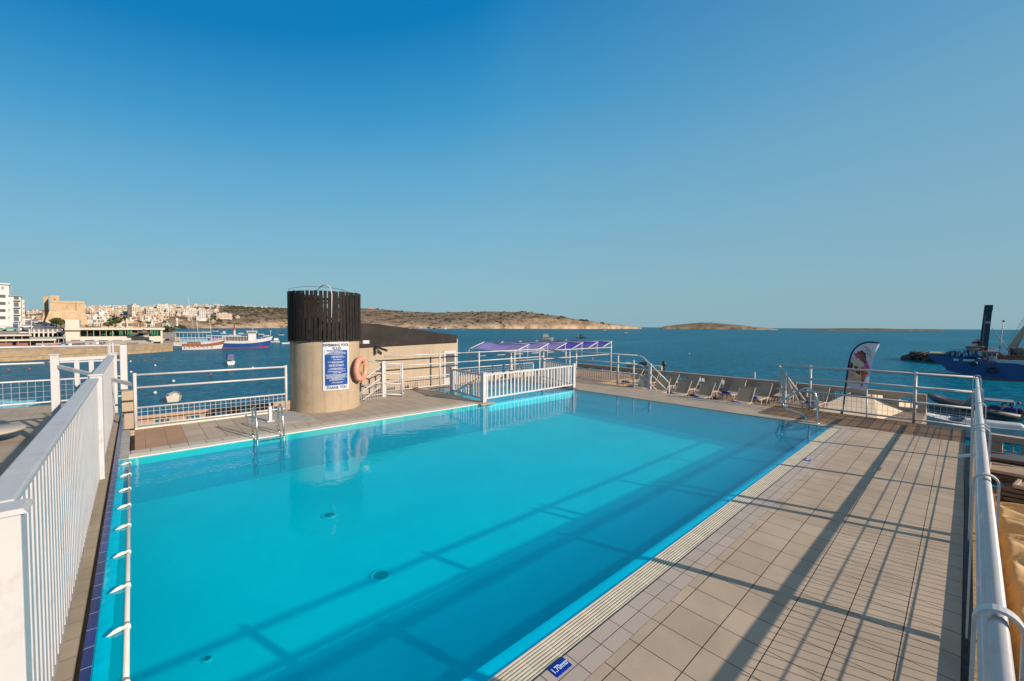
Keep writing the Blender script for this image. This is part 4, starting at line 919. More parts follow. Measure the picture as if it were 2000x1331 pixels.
def fpatch(name, outline, m, off=.006):
    mb = MB(); c = (sum(a for a, b in outline) / len(outline), sum(b for a, b in outline) / len(outline)); n_ = len(outline)
    ringn = [flagpt(c[1] + (b - c[1]) * s, c[0] + (a - c[0]) * s, off) for s in (1, .5) for a, b in outline] + [flagpt(c[1], c[0], off)]
    mb.add(ringn, [(i, (i + 1) % n_, n_ + (i + 1) % n_, n_ + i) for i in range(n_)] + [(n_ + i, n_ + (i + 1) % n_, 2 * n_) for i in range(n_)], 0, True)
    mk(name, mb, m, fl_, world=True)
def blobo(cu, cv, ru, rv, jag=.15, n=18, ph=0): return [(cu + ru * (1 + jag * math.sin(5 * t + ph)) * math.cos(t), cv + rv * (1 + jag * math.cos(4 * t + ph)) * math.sin(t)) for t in (2 * math.pi * k / n for k in range(n))]
cm_ = {k: mat('print_' + k, c, .8, var=.35, scale=22) for k, c in dict(choc=(.11, .035, .03), brown=(.20, .08, .05), cream=(.55, .46, .34), pink=(.55, .05, .25), magenta=(.40, .06, .36), orange=(.55, .13, .04), red=(.38, .05, .05), peach=(.52, .33, .24), olive=(.36, .32, .06)).items()}
for nm, o_, c_ in (('fruit_print', blobo(.45, .31, .36, .16, .12), 'cream'), ('fruit_print', blobo(.40, .13, .40, .07, .1, ph=1), 'peach'), ('fruit_print', blobo(.72, .30, .16, .12, .2), 'orange'), ('fruit_print', blobo(.36, .24, .34, .055, .2, ph=2), 'choc'), ('fruit_print', blobo(.62, .27, .16, .03, .2, ph=3), 'red'),
                   ('sundae_print', blobo(.44, .50, .28, .065, .12, ph=.5), 'brown'), ('sundae_print', blobo(.42, .56, .19, .055, .15, ph=2), 'choc'), ('fruit_print', blobo(.22, .45, .13, .035, .2), 'pink'), ('fruit_print', blobo(.68, .46, .22, .045, .25, ph=1), 'magenta'), ('fruit_print', blobo(.78, .43, .1, .03, .2, ph=1), 'pink'), ('fruit_print', blobo(.74, .15, .06, .10, .1), 'red')):
    fpatch(nm, o_, cm_[c_], .006 + random.random() * .006)
mb = MB()
for k in range(15):
    u = .20 + k * .045; v = .70 + .045 * math.sin((k / 14) * math.pi) - .004 * k; h = .014
    mb.add([flagpt(v - h, u, .01), flagpt(v - h, u + .034, .01), flagpt(v + h, u + .034, .01), flagpt(v + h, u, .01)], [(0, 1, 2, 3)])
mk('arched_marks', mb, cm_['olive'], fl_, world=True)
mb = MB()
for k in range(8):
    u = .36 + k * .045; v = .655 + .018 * math.sin(k * .9); mb.add([flagpt(v - .006, u, .01), flagpt(v - .004, u + .05, .01), flagpt(v + .008, u + .045, .01), flagpt(v + .005, u, .01)], [(0, 1, 2, 3)])
mk('script_marks', mb, cm_['choc'], fl_, world=True)
mk('base_spike', MB().lathe([(.03, .3), (.06, .05), (.16, .02), (.16, 0)], seg=10), M['black'], fl_)

# canvas pavilion on the jetty below ------------------------------
Zc = -.9
e0, e1, e2, e3 = PT(1556, 812, 20.5), PT(1702, 838, 16.5), PT(1802, 800, 20), PT(1650, 775, 25)
pv = thing('canopy', 'large cream canvas canopy with shallow pointed roof on the terrace below the feather flag', 'canopy', (20, 1.5, -3.2))
def zfix(P, z): d = (P - CAM); d = d / d[2] * (z - 2.4); return CAM + d
E0, E1, E2, E3 = zfix(G(1560, 812, -1.45), -1.45), G(1716, 835, -1.45), G(1808, 797, -1.45), G(1640, 782, -1.45)
ap = G(1672, 762, -.72); ap2 = G(1706, 764, -.72)
for poly in ([E0, E1, ap], [E1, E2, ap2, ap], [E2, E3, ap2], [E3, E0, ap, ap2]):
    n_ = len(poly); mk('roof_panel', MB().add([tuple(p) for p in poly] + [(p[0], p[1], p[2] - .02) for p in poly], [tuple(range(n_)), tuple(range(n_, 2 * n_))[::-1]] + [(i, (i + 1) % n_, n_ + (i + 1) % n_, n_ + i) for i in range(n_)]), M['canvas'], pv, world=True)
for a_, b_ in ((E0, E1), (E1, E2), (E2, E3), (E3, E0)):
    mk('valance', MB().hexa([(a_[0], a_[1], a_[2] - .26), (b_[0], b_[1], b_[2] - .26), (b_[0] + .02, b_[1] + .02, b_[2] - .26), (a_[0] + .02, a_[1] + .02, a_[2] - .26)], [tuple(a_), tuple(b_), (b_[0] + .02, b_[1] + .02, b_[2]), (a_[0] + .02, a_[1] + .02, a_[2])]), M['canvas'], pv, world=True)
for P in (E0, E1, E2, E3): mk('pole', MB().tube([(P[0], P[1], -7.2), (P[0], P[1], -1.5)], .04, 8), M['white'], pv, world=True)
mk('pole', MB().tube([ONX(1693, 762, 15.2), ONX(1693, 842, 15.2)], .02, 8), M['white'], pv, world=True)
# jetty below the canopy
slab('jetty', [(19.3, -1.2), (26, -2.2), (30, 6), (19.5, 6)], -5.2, M['concrete'], -8)

# ------------------------------------------------------------------ items on the right lower terrace
def cloth_heap():
    mb = MB(); nx, ny = 130, 60; vs = []
    for i in range(nx + 1):
        for j in range(ny + 1):
            u, v = i / nx, j / ny; x = 4.2 + u * 7.6; y = -.36 - v * 3.2
            e = min(1, min(u, 1 - u) * 7, min(v * 14 + .55, (1 - v) * 5))
            z = -1.2 + .85 * e ** .6 * (.9 + .1 * math.sin(u * 5)) + e * (.07 * math.sin(x * 5.2 + 2.4 * math.sin(y * 2.1 + x)) + .05 * math.sin(x * 11 + y * 9 + 2 * math.sin(y * 4)) + .04 * math.sin(x * 17 - y * 4 + math.sin(x * 6)))
            vs.append((x + .04 * math.sin(y * 9), y, z))
    mb.add(vs, [(i * (ny + 1) + j, (i + 1) * (ny + 1) + j, (i + 1) * (ny + 1) + j + 1, i * (ny + 1) + j + 1) for i in range(nx) for j in range(ny)], 0, True); return mb
tp = mk('tarpaulin', cloth_heap(), M['tarp'], fixn=True); tag(tp, 'creased ochre tarpaulin covering a heap beyond the right railing', 'tarpaulin')
stk = thing('lounger_stack', 'stack of dark sun loungers beyond the right railing beside the tarpaulin', 'stack', (13.6, -1.6, -1.25))
bpy.data.objects.remove(stk)
def stacked(X, Y, z, rz, label, dark=True, flat=True):
    t = thing('sun_lounger', label, 'sun lounger', (X, Y, z), rz, 'sun loungers stacked on the right terrace'); fm = M['frame_dark'] if dark else M['frame']
    mk('frame', MB().bar((-.95, -.33, .0), (.95, -.33, .0), .06, .07).bar((-.95, .33, 0), (.95, .33, 0), .06, .07).bar((-.95, -.33, 0), (-.95, .33, 0), .06, .06).bar((.95, -.33, 0), (.95, .33, 0), .06, .06), fm, t, bevel=.01)
    mk('seat', MB().add([(x, y, .01 + .035 * math.sin(3 * x + 1)) for x in np.linspace(-.93, .93, 9) for y in (-.31, .31)], [(2 * i, 2 * i + 2, 2 * i + 3, 2 * i + 1) for i in range(8)], 0, True), M['fabric'] if not dark else M['frame_dark'], t)
    return t
for k in range(7): stacked(14.9 + .05 * (k % 2), -1.35, -1.15 + k * .095, R(90 + 2 * (k % 3)), f'dark flat sun lounger in the stack beside the brown parapet, {ordn[k]} from the bottom')
for k in range(6): stacked(12.75 + .04 * (k % 2), -1.55 , -1.15 + k * .09, R(90 + 3 * (k % 2)), f'dark sun lounger in the stack nearest the tarpaulin, {ordn[k]} from the bottom')
stacked(13.3, -1.4, -.52, R(86), 'tan mesh sun lounger lying on top of the dark stacks', dark=False)
stacked(12.55, -1.75, -.60, R(80), 'second tan mesh sun lounger lying lower by the tarpaulin', dark=False)

# ================================================================== the bay: quay, town, fort
VA = math.atan2(-0.674, 0.738)         # heading that lies square to the view
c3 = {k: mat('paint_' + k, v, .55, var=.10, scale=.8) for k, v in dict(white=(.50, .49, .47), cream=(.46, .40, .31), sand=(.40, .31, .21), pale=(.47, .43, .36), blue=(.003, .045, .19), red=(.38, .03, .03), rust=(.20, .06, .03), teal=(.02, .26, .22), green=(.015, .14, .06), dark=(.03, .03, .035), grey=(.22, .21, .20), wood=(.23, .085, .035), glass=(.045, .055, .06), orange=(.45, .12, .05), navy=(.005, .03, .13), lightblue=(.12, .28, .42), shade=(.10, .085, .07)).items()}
stone = mat('limestone', (.42, .31, .19), .9, var=.14, scale=.35, bump=.5, bscale=3, dirt=(.27, .18, .10), dscale=.3)
stone_d = mat('weathered_quay_stone', (.27, .21, .14), .9, var=.2, scale=.5, bump=.5, bscale=3, dirt=(.14, .11, .07), dscale=.6)
algae = mat('weedy_ledge', (.33, .24, .13), .9, var=.2, scale=1.2, dirt=(.10, .07, .03), dscale=.9)
def vrel(px, D, z=None, py=None):
    P = PT(px, py if py is not None else 640, D); return (P[0], P[1], P[2] if z is None else z)
def zat(px, py, D): return PT(px, py, D)[2]
# quay wall (ledge, wall, parapet) following the waterline in the photo
ql = [(-120, 716), (0, 707), (100, 702), (200, 696), (300, 689), (338, 686)]
QW = [G(x, y, SEA) for x, y in ql]
def strip(name, offs0, offs1, z0, z1, m):
    mb = MB(); vs = []
    for P in QW:
        r = np.array([P[0], P[1]]); u = r / np.linalg.norm(r); vs += [(P[0] + u[0] * offs0, P[1] + u[1] * offs0, z0), (P[0] + u[0] * offs0, P[1] + u[1] * offs0, z1), (P[0] + u[0] * offs1, P[1] + u[1] * offs1, z1), (P[0] + u[0] * offs1, P[1] + u[1] * offs1, z0)]
    n = len(QW); fs = []
    for i in range(n - 1):
        o = 4 * i; fs += [(o, o + 4, o + 5, o + 1), (o + 1, o + 5, o + 6, o + 2), (o + 2, o + 6, o + 7, o + 3)]
    fs += [(0, 1, 2, 3), (4 * n - 4, 4 * n - 1, 4 * n - 2, 4 * n - 3)]
    return struct(name, mb.add(vs, fs), m, fixn=True)
strip('quay_ledge', 0, 6, SEA - 1, SEA + .95, algae); strip('quay_wall', 3, 5, SEA - 1, SEA + 2.4, stone_d); strip('quay_ground', 4.5, 60, SEA - 1, SEA + 2.25, c3['sand']); strip('quay_parapet', 5.2, 5.7, SEA + 2.2, SEA + 2.75, stone_d)
# small near beach strip and land under the town on the left
lm = MB(); lp = [vrel(-200, 120), vrel(330, 185), vrel(345, 240), vrel(330, 420), vrel(280, 700), vrel(-200, 480)]
lm.prism([(p[0], p[1]) for p in lp], SEA - 1, SEA + 3.2); struct('land', lm, c3['sand'])
pmb = MB(); pr = [vrel(240, 250), vrel(318, 225), vrel(352, 232), vrel(352, 250), vrel(330, 300)]; pmb.prism([(p[0], p[1]) for p in pr], SEA - 1, SEA + 1.6); struct('rocky_point', pmb, algae)

FACE = 100.0
def VR(px):
    d = ray(px, 640); return math.atan2(d[1], d[0]) - math.pi / 2
def facept(px, py, D, proud=0.0):
    """point of the vertical plane that faces the viewpoint at FACE, distance D (depth), seen along pixel px,py"""
    n = ray(FACE, 640)[:2]; l = np.linalg.norm(n); n = n / l; d = ray(px, py); k = (D * l - proud) / (d[0] * n[0] + d[1] * n[1]); return CAM + d * k
def wbox(mb, px0, px1, py0, py1, D, depth, mi=0, proud=0.0):
    """a box whose front faces the viewpoint: px0..px1, py0(top)..py1(bottom) at distance D, going back by depth (world coordinates)"""
    n = ray(FACE, 640)[:2]; f = n / np.linalg.norm(n); a, b = facept(px0, py0, D, proud), facept(px1, py1, D, proud)
    z1, z0 = facept((px0 + px1) / 2, py0, D, proud)[2], facept((px0 + px1) / 2, py1, D, proud)[2]
    q = [(a[0], a[1]), (b[0], b[1]), (b[0] + f[0] * depth, b[1] + f[1] * depth), (a[0] + f[0] * depth, a[1] + f[1] * depth)]
    return mb.hexa([(x, y, z0) for x, y in q], [(x, y, z1) for x, y in q], mi)
def B(px0, px1, py0, py1, D, depth, proud=0.0): return wbox(MB(), px0, px1, py0, py1, D, depth, 0, proud)

# white apartment building
FACE = 25.0
D = 190; ab = thing('apartment_building', 'white five storey apartment building with balconies at the left edge', 'building', vrel(20, D, SEA + 3))
mk('wall', B(-45, 42.5, 579, 646, D, 16), c3['white'], ab, world=True); mk('penthouse', B(-45, 18, 554.5, 579, D + 1.2, 13), c3['white'], ab, world=True)
mk('roof_slab', B(-45, 19.5, 552.5, 554.8, D + .6, 14), c3['white'], ab, world=True); mk('roof_slab', B(18, 43.2, 577.2, 579.2, D - .4, 16.6), c3['grey'], ab, world=True)
for k, y in enumerate((574.5, 589, 602.5, 617)):
    if k: pass
for y in (576, 590, 604, 618):
    for (a, b_) in ((-22, -8), (-3, 11)):
        f = mk('window', B(a, b_, y, y + 6, D, .1, .06), c3['dark'], ab, world=True); mk('pane', B(a + .8, (a + b_) / 2 - .4, y + .7, y + 5.3, D, .04, .10), c3['grey'], f, world=True)
    mk('window', B(15.8, 19.6, y + .6, y + 4.6, D, .1, .06), c3['grey'], ab, world=True)
    w1 = mk('balcony_window', B(26.6, 37, y + 1, y + 9.6, D, .1, .06), c3['glass'], ab, world=True)
    for x in (29.8, 33.2): mk('mullion', B(x, x + .5, y + 1, y + 9.6, D, .04, .1), c3['white'], w1, world=True)
    bal = mk('balcony', B(27.5, 41, y + 9.8, y + 10.8, D - 1.3, 1.3), c3['white'], ab, world=True)
    mk('railing', B(27.5, 41, y + 6, y + 6.5, D - 1.3, .06), c3['grey'], bal, world=True)
mk('window', B(2, 8.5, 560, 566, D + 1.2, .1, .06), c3['grey'], ab, world=True)
mk('shopfront', B(-40, 23, 635, 638, D, .3, .3), c3['pale'], ab, world=True); mk('entrance', B(25, 38.5, 633, 645, D, .2, .15), c3['navy'], ab, world=True)
mk('antenna', MB().tube([vrel(22.8, D + 3, py=579), vrel(22.8, D + 3, py=558)], .05, 4).tube([vrel(19.5, D + 3, py=560), vrel(26, D + 3, py=559.3)], .04, 4), c3['white'], ab, world=True)
b2 = thing('apartment_building', 'narrow beige building squeezed behind the white apartment building', 'building', vrel(47, 215, SEA + 3)); mk('wall', B(42, 49.5, 586, 645, 215, 14), c3['pale'], b2, world=True)
for y in (593, 602, 611, 620): mk('window', B(44.5, 48, y, y + 2.2, 215, .1, .06), c3['shade'], b2, world=True)

FACE = 110.0
# fort: battered lower storey, two blocks on top
D = 232; ft = thing('fort', 'square sandstone watchtower fort with battered base on the left shore', 'fort', vrel(125, D, SEA + 3))
def bat(p0, p1, p2, p3, yb, yt, D, dep, tap):
    f = ray(FACE, 640)[:2]; f = f / np.linalg.norm(f); A_, B_ = facept(p0, yb, D, tap), facept(p1, yb, D, tap); C_, E_ = facept(p2, yt, D), facept(p3, yt, D); A_[2] = B_[2] = (A_[2] + B_[2]) / 2; C_[2] = E_[2] = (C_[2] + E_[2]) / 2
    return MB().hexa([tuple(A_), tuple(B_), (B_[0] + f[0] * (dep + 2 * tap), B_[1] + f[1] * (dep + 2 * tap), B_[2]), (A_[0] + f[0] * (dep + 2 * tap), A_[1] + f[1] * (dep + 2 * tap), A_[2])],
                     [tuple(C_), tuple(E_), (E_[0] + f[0] * dep, E_[1] + f[1] * dep, E_[2]), (C_[0] + f[0] * dep, C_[1] + f[1] * dep, C_[2])])
mk('wall', bat(86, 173, 97, 166, 634, 607, D, 20, 2.2), stone, ft, world=True)
mk('wall', B(97, 165.6, 588.2, 607.2, D + .2, 19.5), stone, ft, world=True)
mk('cornice', B(96.6, 166, 591.5, 592.4, D, 20), stone, ft, world=True)
mk('turret', B(96.6, 116.3, 577.5, 607, D - .15, 7), stone, ft, world=True); mk('turret', B(84.6, 95, 578.5, 613, D + 7, 9), stone, ft, world=True)
mk('turret_cornice', B(96.2, 116.7, 590.6, 591.6, D - .35, 7.4), stone, ft, world=True)
mk('window', B(105.3, 108.3, 583.8, 586.8, D, .3, .3), c3['dark'], ft, world=True)
mk('side_wall', bat(80, 92, 85, 95, 634, 612, D + 7, 8, 2), stone, ft, world=True)
mk('wall_slot', B(147.8, 149.6, 590, 607, D, .3, .12), stone_d, ft, world=True)

# parked cars on the slope
rd = MB(); rr = [vrel(46, 185, SEA + 3.3), vrel(120, 190, SEA + 3.3), vrel(120, 250, SEA + 9), vrel(46, 250, SEA + 9)]
rd.hexa([(p[0], p[1], SEA) for p in rr], [(p[0], p[1], zat(80, 645, 185) if i < 2 else zat(80, 628, 215)) for i, p in enumerate(rr)]); struct('road', rd, c3['grey'])
def car(px, py, D, rz, col, label):
    z = zat(px, py, D); P = vrel(px, D); t = thing('parked_car', label, 'car', (P[0], P[1], z), VR(px) + rz, 'cars parked below the fort')
    mb = MB(); prof = [(-2.1, .35), (-2.1, .85), (-1.5, .95), (-1.0, 1.42), (.6, 1.45), (1.25, .95), (2.05, .8), (2.1, .35)]
    mb.hexa([(x, -.85, zz) for x, zz in prof], [(x, .85, zz) for x, zz in prof]); mk('body', mb, c3[col], t, fixn=True)
    mk('windows', MB().hexa([(-1.3, -.87, .98), (1.05, -.87, .98), (.5, -.87, 1.36), (-.95, -.87, 1.34)], [(-1.3, .87, .98), (1.05, .87, .98), (.5, .87, 1.36), (-.95, .87, 1.34)]), c3['glass'], t, fixn=True)
    for x in (-1.3, 1.3):
        for y in (-.8, .8): mk('wheel', MB().lathe([(.001, -.1), (.33, -.1), (.33, .1), (.001, .1)], seg=12).xf(lambda v, x=x, y=y: (x + v[0], y + v[2], .33 + v[1])), c3['dark'], t)
    return t
car(50, 641, 182, .1, 'white', 'white car parked nearest the white apartment building'); car(67, 630, 214, -.5, 'grey', 'silver car, uppermost of the row below the fort'); car(74.5, 632, 209, -.5, 'white', 'pale car second in the sloping row below the fort'); car(84, 634.5, 204, -.5, 'dark', 'dark car third in the sloping row below the fort'); car(95, 638, 198, -.5, 'navy', 'dark blue car at the low end of the row below the fort'); car(52, 627, 222, 0, 'white', 'white van-like car high behind the apartment building')
tv = car(20, 646, 176, .05, 'teal', 'teal vehicle in front of the white apartment building'); tv['group'] = 'vehicles by the apartment building'
tv = car(-2, 647, 175, .05, 'teal', 'second teal vehicle at the extreme left edge by the apartments'); tv['group'] = 'vehicles by the apartment building'

# colonnade with upright fins
FACE = 90.0
D = 150; cl = thing('colonnade', 'white colonnade with upright fins between the apartments and the restaurant', 'building', vrel(85, D, SEA + 2))
mk('back_wall', B(38, 128, 650, 664, D + 4, 8), c3['grey'], cl, world=True); mk('slab', B(38, 128, 649, 651, D, 8), c3['white'], cl, world=True)
for k in range(8): mk('fin', B(56 + k * 8.6 + k * .5, 59.5 + k * 9.1, 643.5, 658.5, D - .4, 2), c3['pale'], cl, world=True)
for k in range(9): mk('opening', B(41 + k * 9.3, 46.5 + k * 9.3, 652, 658, D + 4, .2, .1), c3['dark'], cl, world=True)
# restaurant terrace
FACE = 235.0
D = 152; rs = thing('restaurant', 'long white waterfront restaurant with an open shaded terrace', 'building', vrel(225, D, SEA + 2))
mk('stair_tower', B(127, 156, 624.5, 662, D - .6, 7), c3['pale'], rs, world=True)
mk('roof', B(156, 322, 640.5, 644.8, D, 14), c3['cream'], rs, world=True); mk('roof', B(126, 158, 641, 645.5, D - 1.5, 12), c3['cream'], rs, world=True)
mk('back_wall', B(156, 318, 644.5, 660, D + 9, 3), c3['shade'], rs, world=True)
mk('terrace_wall', B(128, 316, 657.5, 669, D - .8, 14), c3['pale'], rs, world=True); mk('terrace_wall', B(128, 300, 666, 676, D - 2.4, 14), c3['grey'], rs, world=True); mk('end_wall', B(313.5, 318, 646, 672, D - .9, 12), c3['pale'], rs, world=True)
for k in range(6): mk('slot_window', B(139 + k * 27, 157 + k * 27, 664.6, 666, D - .8, .2, .12), c3['dark'], rs, world=True)
mk('garage_opening', B(248, 271, 669.5, 675.5, D - 2.4, .2, .12), c3['shade'], rs, world=True)
for k in range(12): mk('pillar', B(170 + k * 12.4, 171 + k * 12.4, 644.5, 658, D + .6, .5), c3['white'], rs, world=True)
up = None
for k, px in enumerate([168, 184, 200.5, 204.5, 216, 220.5, 234, 238, 249.5, 254, 302, 307, 297]):
    h = zat(px, 644.5, D) - zat(px, 657.5, D)
    lab = f'closed green parasol on the restaurant terrace, {k + 1} from its left end'
    words = ['first', 'second', 'third', 'fourth', 'fifth', 'sixth', 'seventh', 'eighth', 'ninth', 'tenth', 'twelfth', 'thirteenth', 'eleventh']
    lab = f'closed green parasol on the restaurant terrace, {words[k]} from the left'
    if up is None:
        up = thing('parasol', lab, 'parasol', vrel(px, D - .2, zat(px, 657.5, D)), 0, 'closed green parasols on the terrace')
        mk('pole', MB().tube([(0, 0, 0), (0, 0, h)], .05, 5), c3['grey'], up); mk('canopy', MB().lathe([(.03, h * 1.05), (.2, h * .8), (.38, h * .3), (.28, h * .18), (.05, h * .16)], seg=8), c3['green'], up)
    else: copy_tree(up, vrel(px, D - .2, zat(px, 657.5, D)), 0, lab)
tt = thing('tent', 'brown pointed tent roof on the restaurant terrace', 'tent', vrel(281, D - .3, zat(281, 650, D))); mk('canopy', MB().lathe([(.01, 1.5), (.6, .7), (2.0, .0), (2.0, -.15)], seg=8), c3['shade'], tt); mk('pole', MB().tube([(0, 0, -1.6), (0, 0, 1.4)], .06, 5), c3['grey'], tt)
for (px, c, lab) in ((175, 'white', 'white bar counter on the restaurant terrace'), (262, 'dark', 'dark seating group on the restaurant terrace by the tent'), (290, 'grey', 'grey planter with seats at the right end of the terrace')):
    t = thing('counter', lab, 'furniture', vrel(px, D + 1, zat(px, 657.5, D))); mk('body', MB().cbox((0, 0, .6), (3.0, 1.2, 1.2)), c3[c], t, bevel=.05); mk('top', MB().cbox((0, 0, 1.24), (3.2, 1.4, .08)), c3['cream'], t)
# awnings and low pavilions left of the restaurant
FACE = 70.0
D = 128
for (a, b_, y0, y1, c, lab, dd) in ((-40, 110, 663.5, 666.5, 'pale', 'long pale flat canopy by the quay at far left', 0), (-40, 62, 654, 657, 'cream', 'upper cream canopy at far left below the teal vehicles', 14), (60, 128, 659, 662, 'grey', 'grey flat canopy left of the restaurant stair tower', 6)):
    t = thing('canopy', lab, 'canopy', vrel((a + b_) / 2, D + dd, SEA + 2.2)); mk('roof', B(a, b_, y0, y1, D + dd, 7), c3[c], t, world=True)
    for k in range(7): x = a + 4 + (b_ - a - 8) * k / 6; mk('post', B(x, x + 1.2, y1, y1 + 9, D + dd + .3, .25), c3['white'], t, world=True)
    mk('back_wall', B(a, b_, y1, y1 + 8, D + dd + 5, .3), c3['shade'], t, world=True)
for (a, b_, c, lab) in ((-20, 24, 'red', 'faded red awning beneath the pale canopy at far left'), (32, 55, 'red', 'smaller faded red awning right of a white post at far left'), (70, 120, 'teal', 'greenish glass windbreak left of the restaurant')):
    o = mk('awning', B(a, b_, 670.5, 675.5, D - 3, 1.5), c3['rust'] if c == 'red' else c3['grey']); tag(o, lab, 'awning')
mbx = None
for k in range(22):
    px = 62 + k * 6.7 + random.uniform(-1.5, 1.5); D2 = 117 + (px - 62) * .2; col = random.choice(['navy', 'lightblue', 'white', 'dark', 'red', 'lightblue'])
    z = SEA + 2.3; P = vrel(px, D2); t = thing('quay_seat', 'small coloured cafe seat in the row along the quay edge', 'seat', (P[0], P[1], z), VR(px), 'cafe seats along the quay')
    mk('seat', MB().cbox((0, 0, .35), (.7, .6, .12)).cbox((0, .27, .65), (.7, .08, .5)), c3[col], t)
# lamp posts
for px, y0, y1, D3 in ((61.5, 625, 660, 150), (36, 628, 652, 165), (289, 620, 640, 300)):
    t = thing('lamp_post', {61: 'slim pale lamp post standing left of the colonnade fins', 36: 'short lamp post in front of the apartment building', 289: 'far thin mast on the ridge of the town'}[int(px)], 'lamp post', vrel(px, D3, zat(px, y1, D3)))
    h = zat(px, y0, D3) - zat(px, y1, D3); mk('pole', MB().tube([(0, 0, 0), (0, 0, h)], .11, 6), c3['pale'], t); mk('lamp', MB().cbox((.3, 0, h), (.8, .3, .15)), c3['grey'], t)

# trees near the shore
leaf = mat('tree_leaf', (.05, .065, .022), .9, var=.5, scale=.5, spec=.1); bark = mat('tree_bark', (.12, .08, .05), .9)
def palm(px, py, D, h, label):
    t = thing('palm_tree', label, 'tree', vrel(px, D, zat(px, py, D)), 0, 'palms near the restaurant'); mk('trunk', MB().tube([(0, 0, 0), (.15, 0, h * .5), (.1, 0, h)], [.28, .2, .18], 6), bark, t); mb = MB()
    for k in range(16):
        a = k * 2.4; l = h * .45; el = random.uniform(-.1, .9); p0 = Vector((.1, 0, h)); d = Vector((math.cos(a), math.sin(a), 0)); sd_ = Vector((-d.y, d.x, 0)); pr = None
        for i in range(6):
            u = i / 5; c = p0 + d * l * u * .9 + Vector((0, 0, l * (el * u - 1.1 * u * u))); wv = .5 * l * .35 * math.sin(math.pi * min(.95, u + .12))
            row = [c - sd_ * wv - Vector((0, 0, wv * .5)), c, c + sd_ * wv - Vector((0, 0, wv * .5))]
            if pr: mb.add(pr + row, [(0, 1, 4, 3), (1, 2, 5, 4)])
            pr = row
    mk('crown', mb, leaf, t)
def tree(px, py, D, h, wd, label, grp='trees by the shore'):
    t = thing('tree', label, 'tree', vrel(px, D, zat(px, py, D)), 0, grp); mk('trunk', MB().tube([(0, 0, 0), (.1, 0, h * .35), (.3, .1, h * .7)], [.3, .22, .08], 6).tube([(.1, 0, h * .35), (-.8, .2, h * .7)], [.15, .05], 5), bark, t); mb = MB()
    for k in range(160):
        a = random.uniform(0, 6.28); r = wd * math.sqrt(random.random()); z = h * (.38 + .62 * random.random()); f = math.sqrt(max(.05, 1 - ((z / h - .68) / .36) ** 2)); c = (r * f * math.cos(a), r * f * math.sin(a), z); s = random.uniform(.1, .22) * wd
        n = Vector((random.gauss(0, 1), random.gauss(0, 1), random.gauss(0, 1))).normalized(); u = n.orthogonal().normalized() * s; v = n.cross(u)
        mb.add([Vector(c) + u, Vector(c) + v, Vector(c) - u, Vector(c) - v], [(0, 1, 2, 3)])
    mk('crown', mb, leaf, t)
palm(245, 640, 200, 5.2, 'palm behind the middle of the restaurant roof'); palm(273, 641, 205, 3.6, 'shorter palm right of the middle of the restaurant roof'); palm(288, 641, 210, 3.2, 'small palm before the orange wall behind the restaurant'); palm(322, 641, 215, 3.8, 'palm beyond the right end of the restaurant roof'); palm(343, 646, 235, 2.8, 'low palm on the rocky point')
tree(225, 640, 195, 5.0, 2.6, 'round green tree behind the left half of the restaurant roof'); tree(212, 641, 215, 3.0, 2.0, 'small bush tree left of the round green tree'); tree(327, 652, 205, 3.6, 2.6, 'dark tree on the rocky point beyond the restaurant'); tree(110, 640, 200, 4.5, 2.4, 'bare-looking tree at the foot of the fort'); tree(118, 641, 196, 4.0, 2.2, 'second thin tree at the foot of the fort')

# town on the hillside -------------------------------------------
fac = [c3['white'], c3['cream'], c3['pale'], c3['sand'], mat('paint_peach', (.42, .30, .21), .8, var=.1, scale=.1), mat('paint_offwhite', (.50, .46, .39), .8, var=.08, scale=.1)]
town_land = MB(); vs = []
TX = list(np.arange(-160, 345, 6.0)); TD = [330, 420, 520, 640, 780, 950, 1150, 1400]
def town_z(px, D):
    top = interp([(-160, 611), (60, 608), (165, 603), (200, 602), (285, 603.5), (300, 600), (430, 598), (500, 602), (560, 605)], px)
    zt = zat(px, top, 1250); t = min(1, max(0, (D - 260) / 990)); return (SEA + 3.5) * (1 - t ** 1.15) + zt * t ** 1.15
for px in TX:
    for D in TD: P = vrel(px, D); vs.append((P[0], P[1], town_z(px, D) if D < 1400 else SEA))
n = len(TD); town_land.add(vs, [(i * n + k, (i + 1) * n + k, (i + 1) * n + k + 1, i * n + k + 1) for i in range(len(TX) - 1) for k in range(n - 1)], 0, True)
struct('town_hillside', town_land, M['hill'], fixn=True)
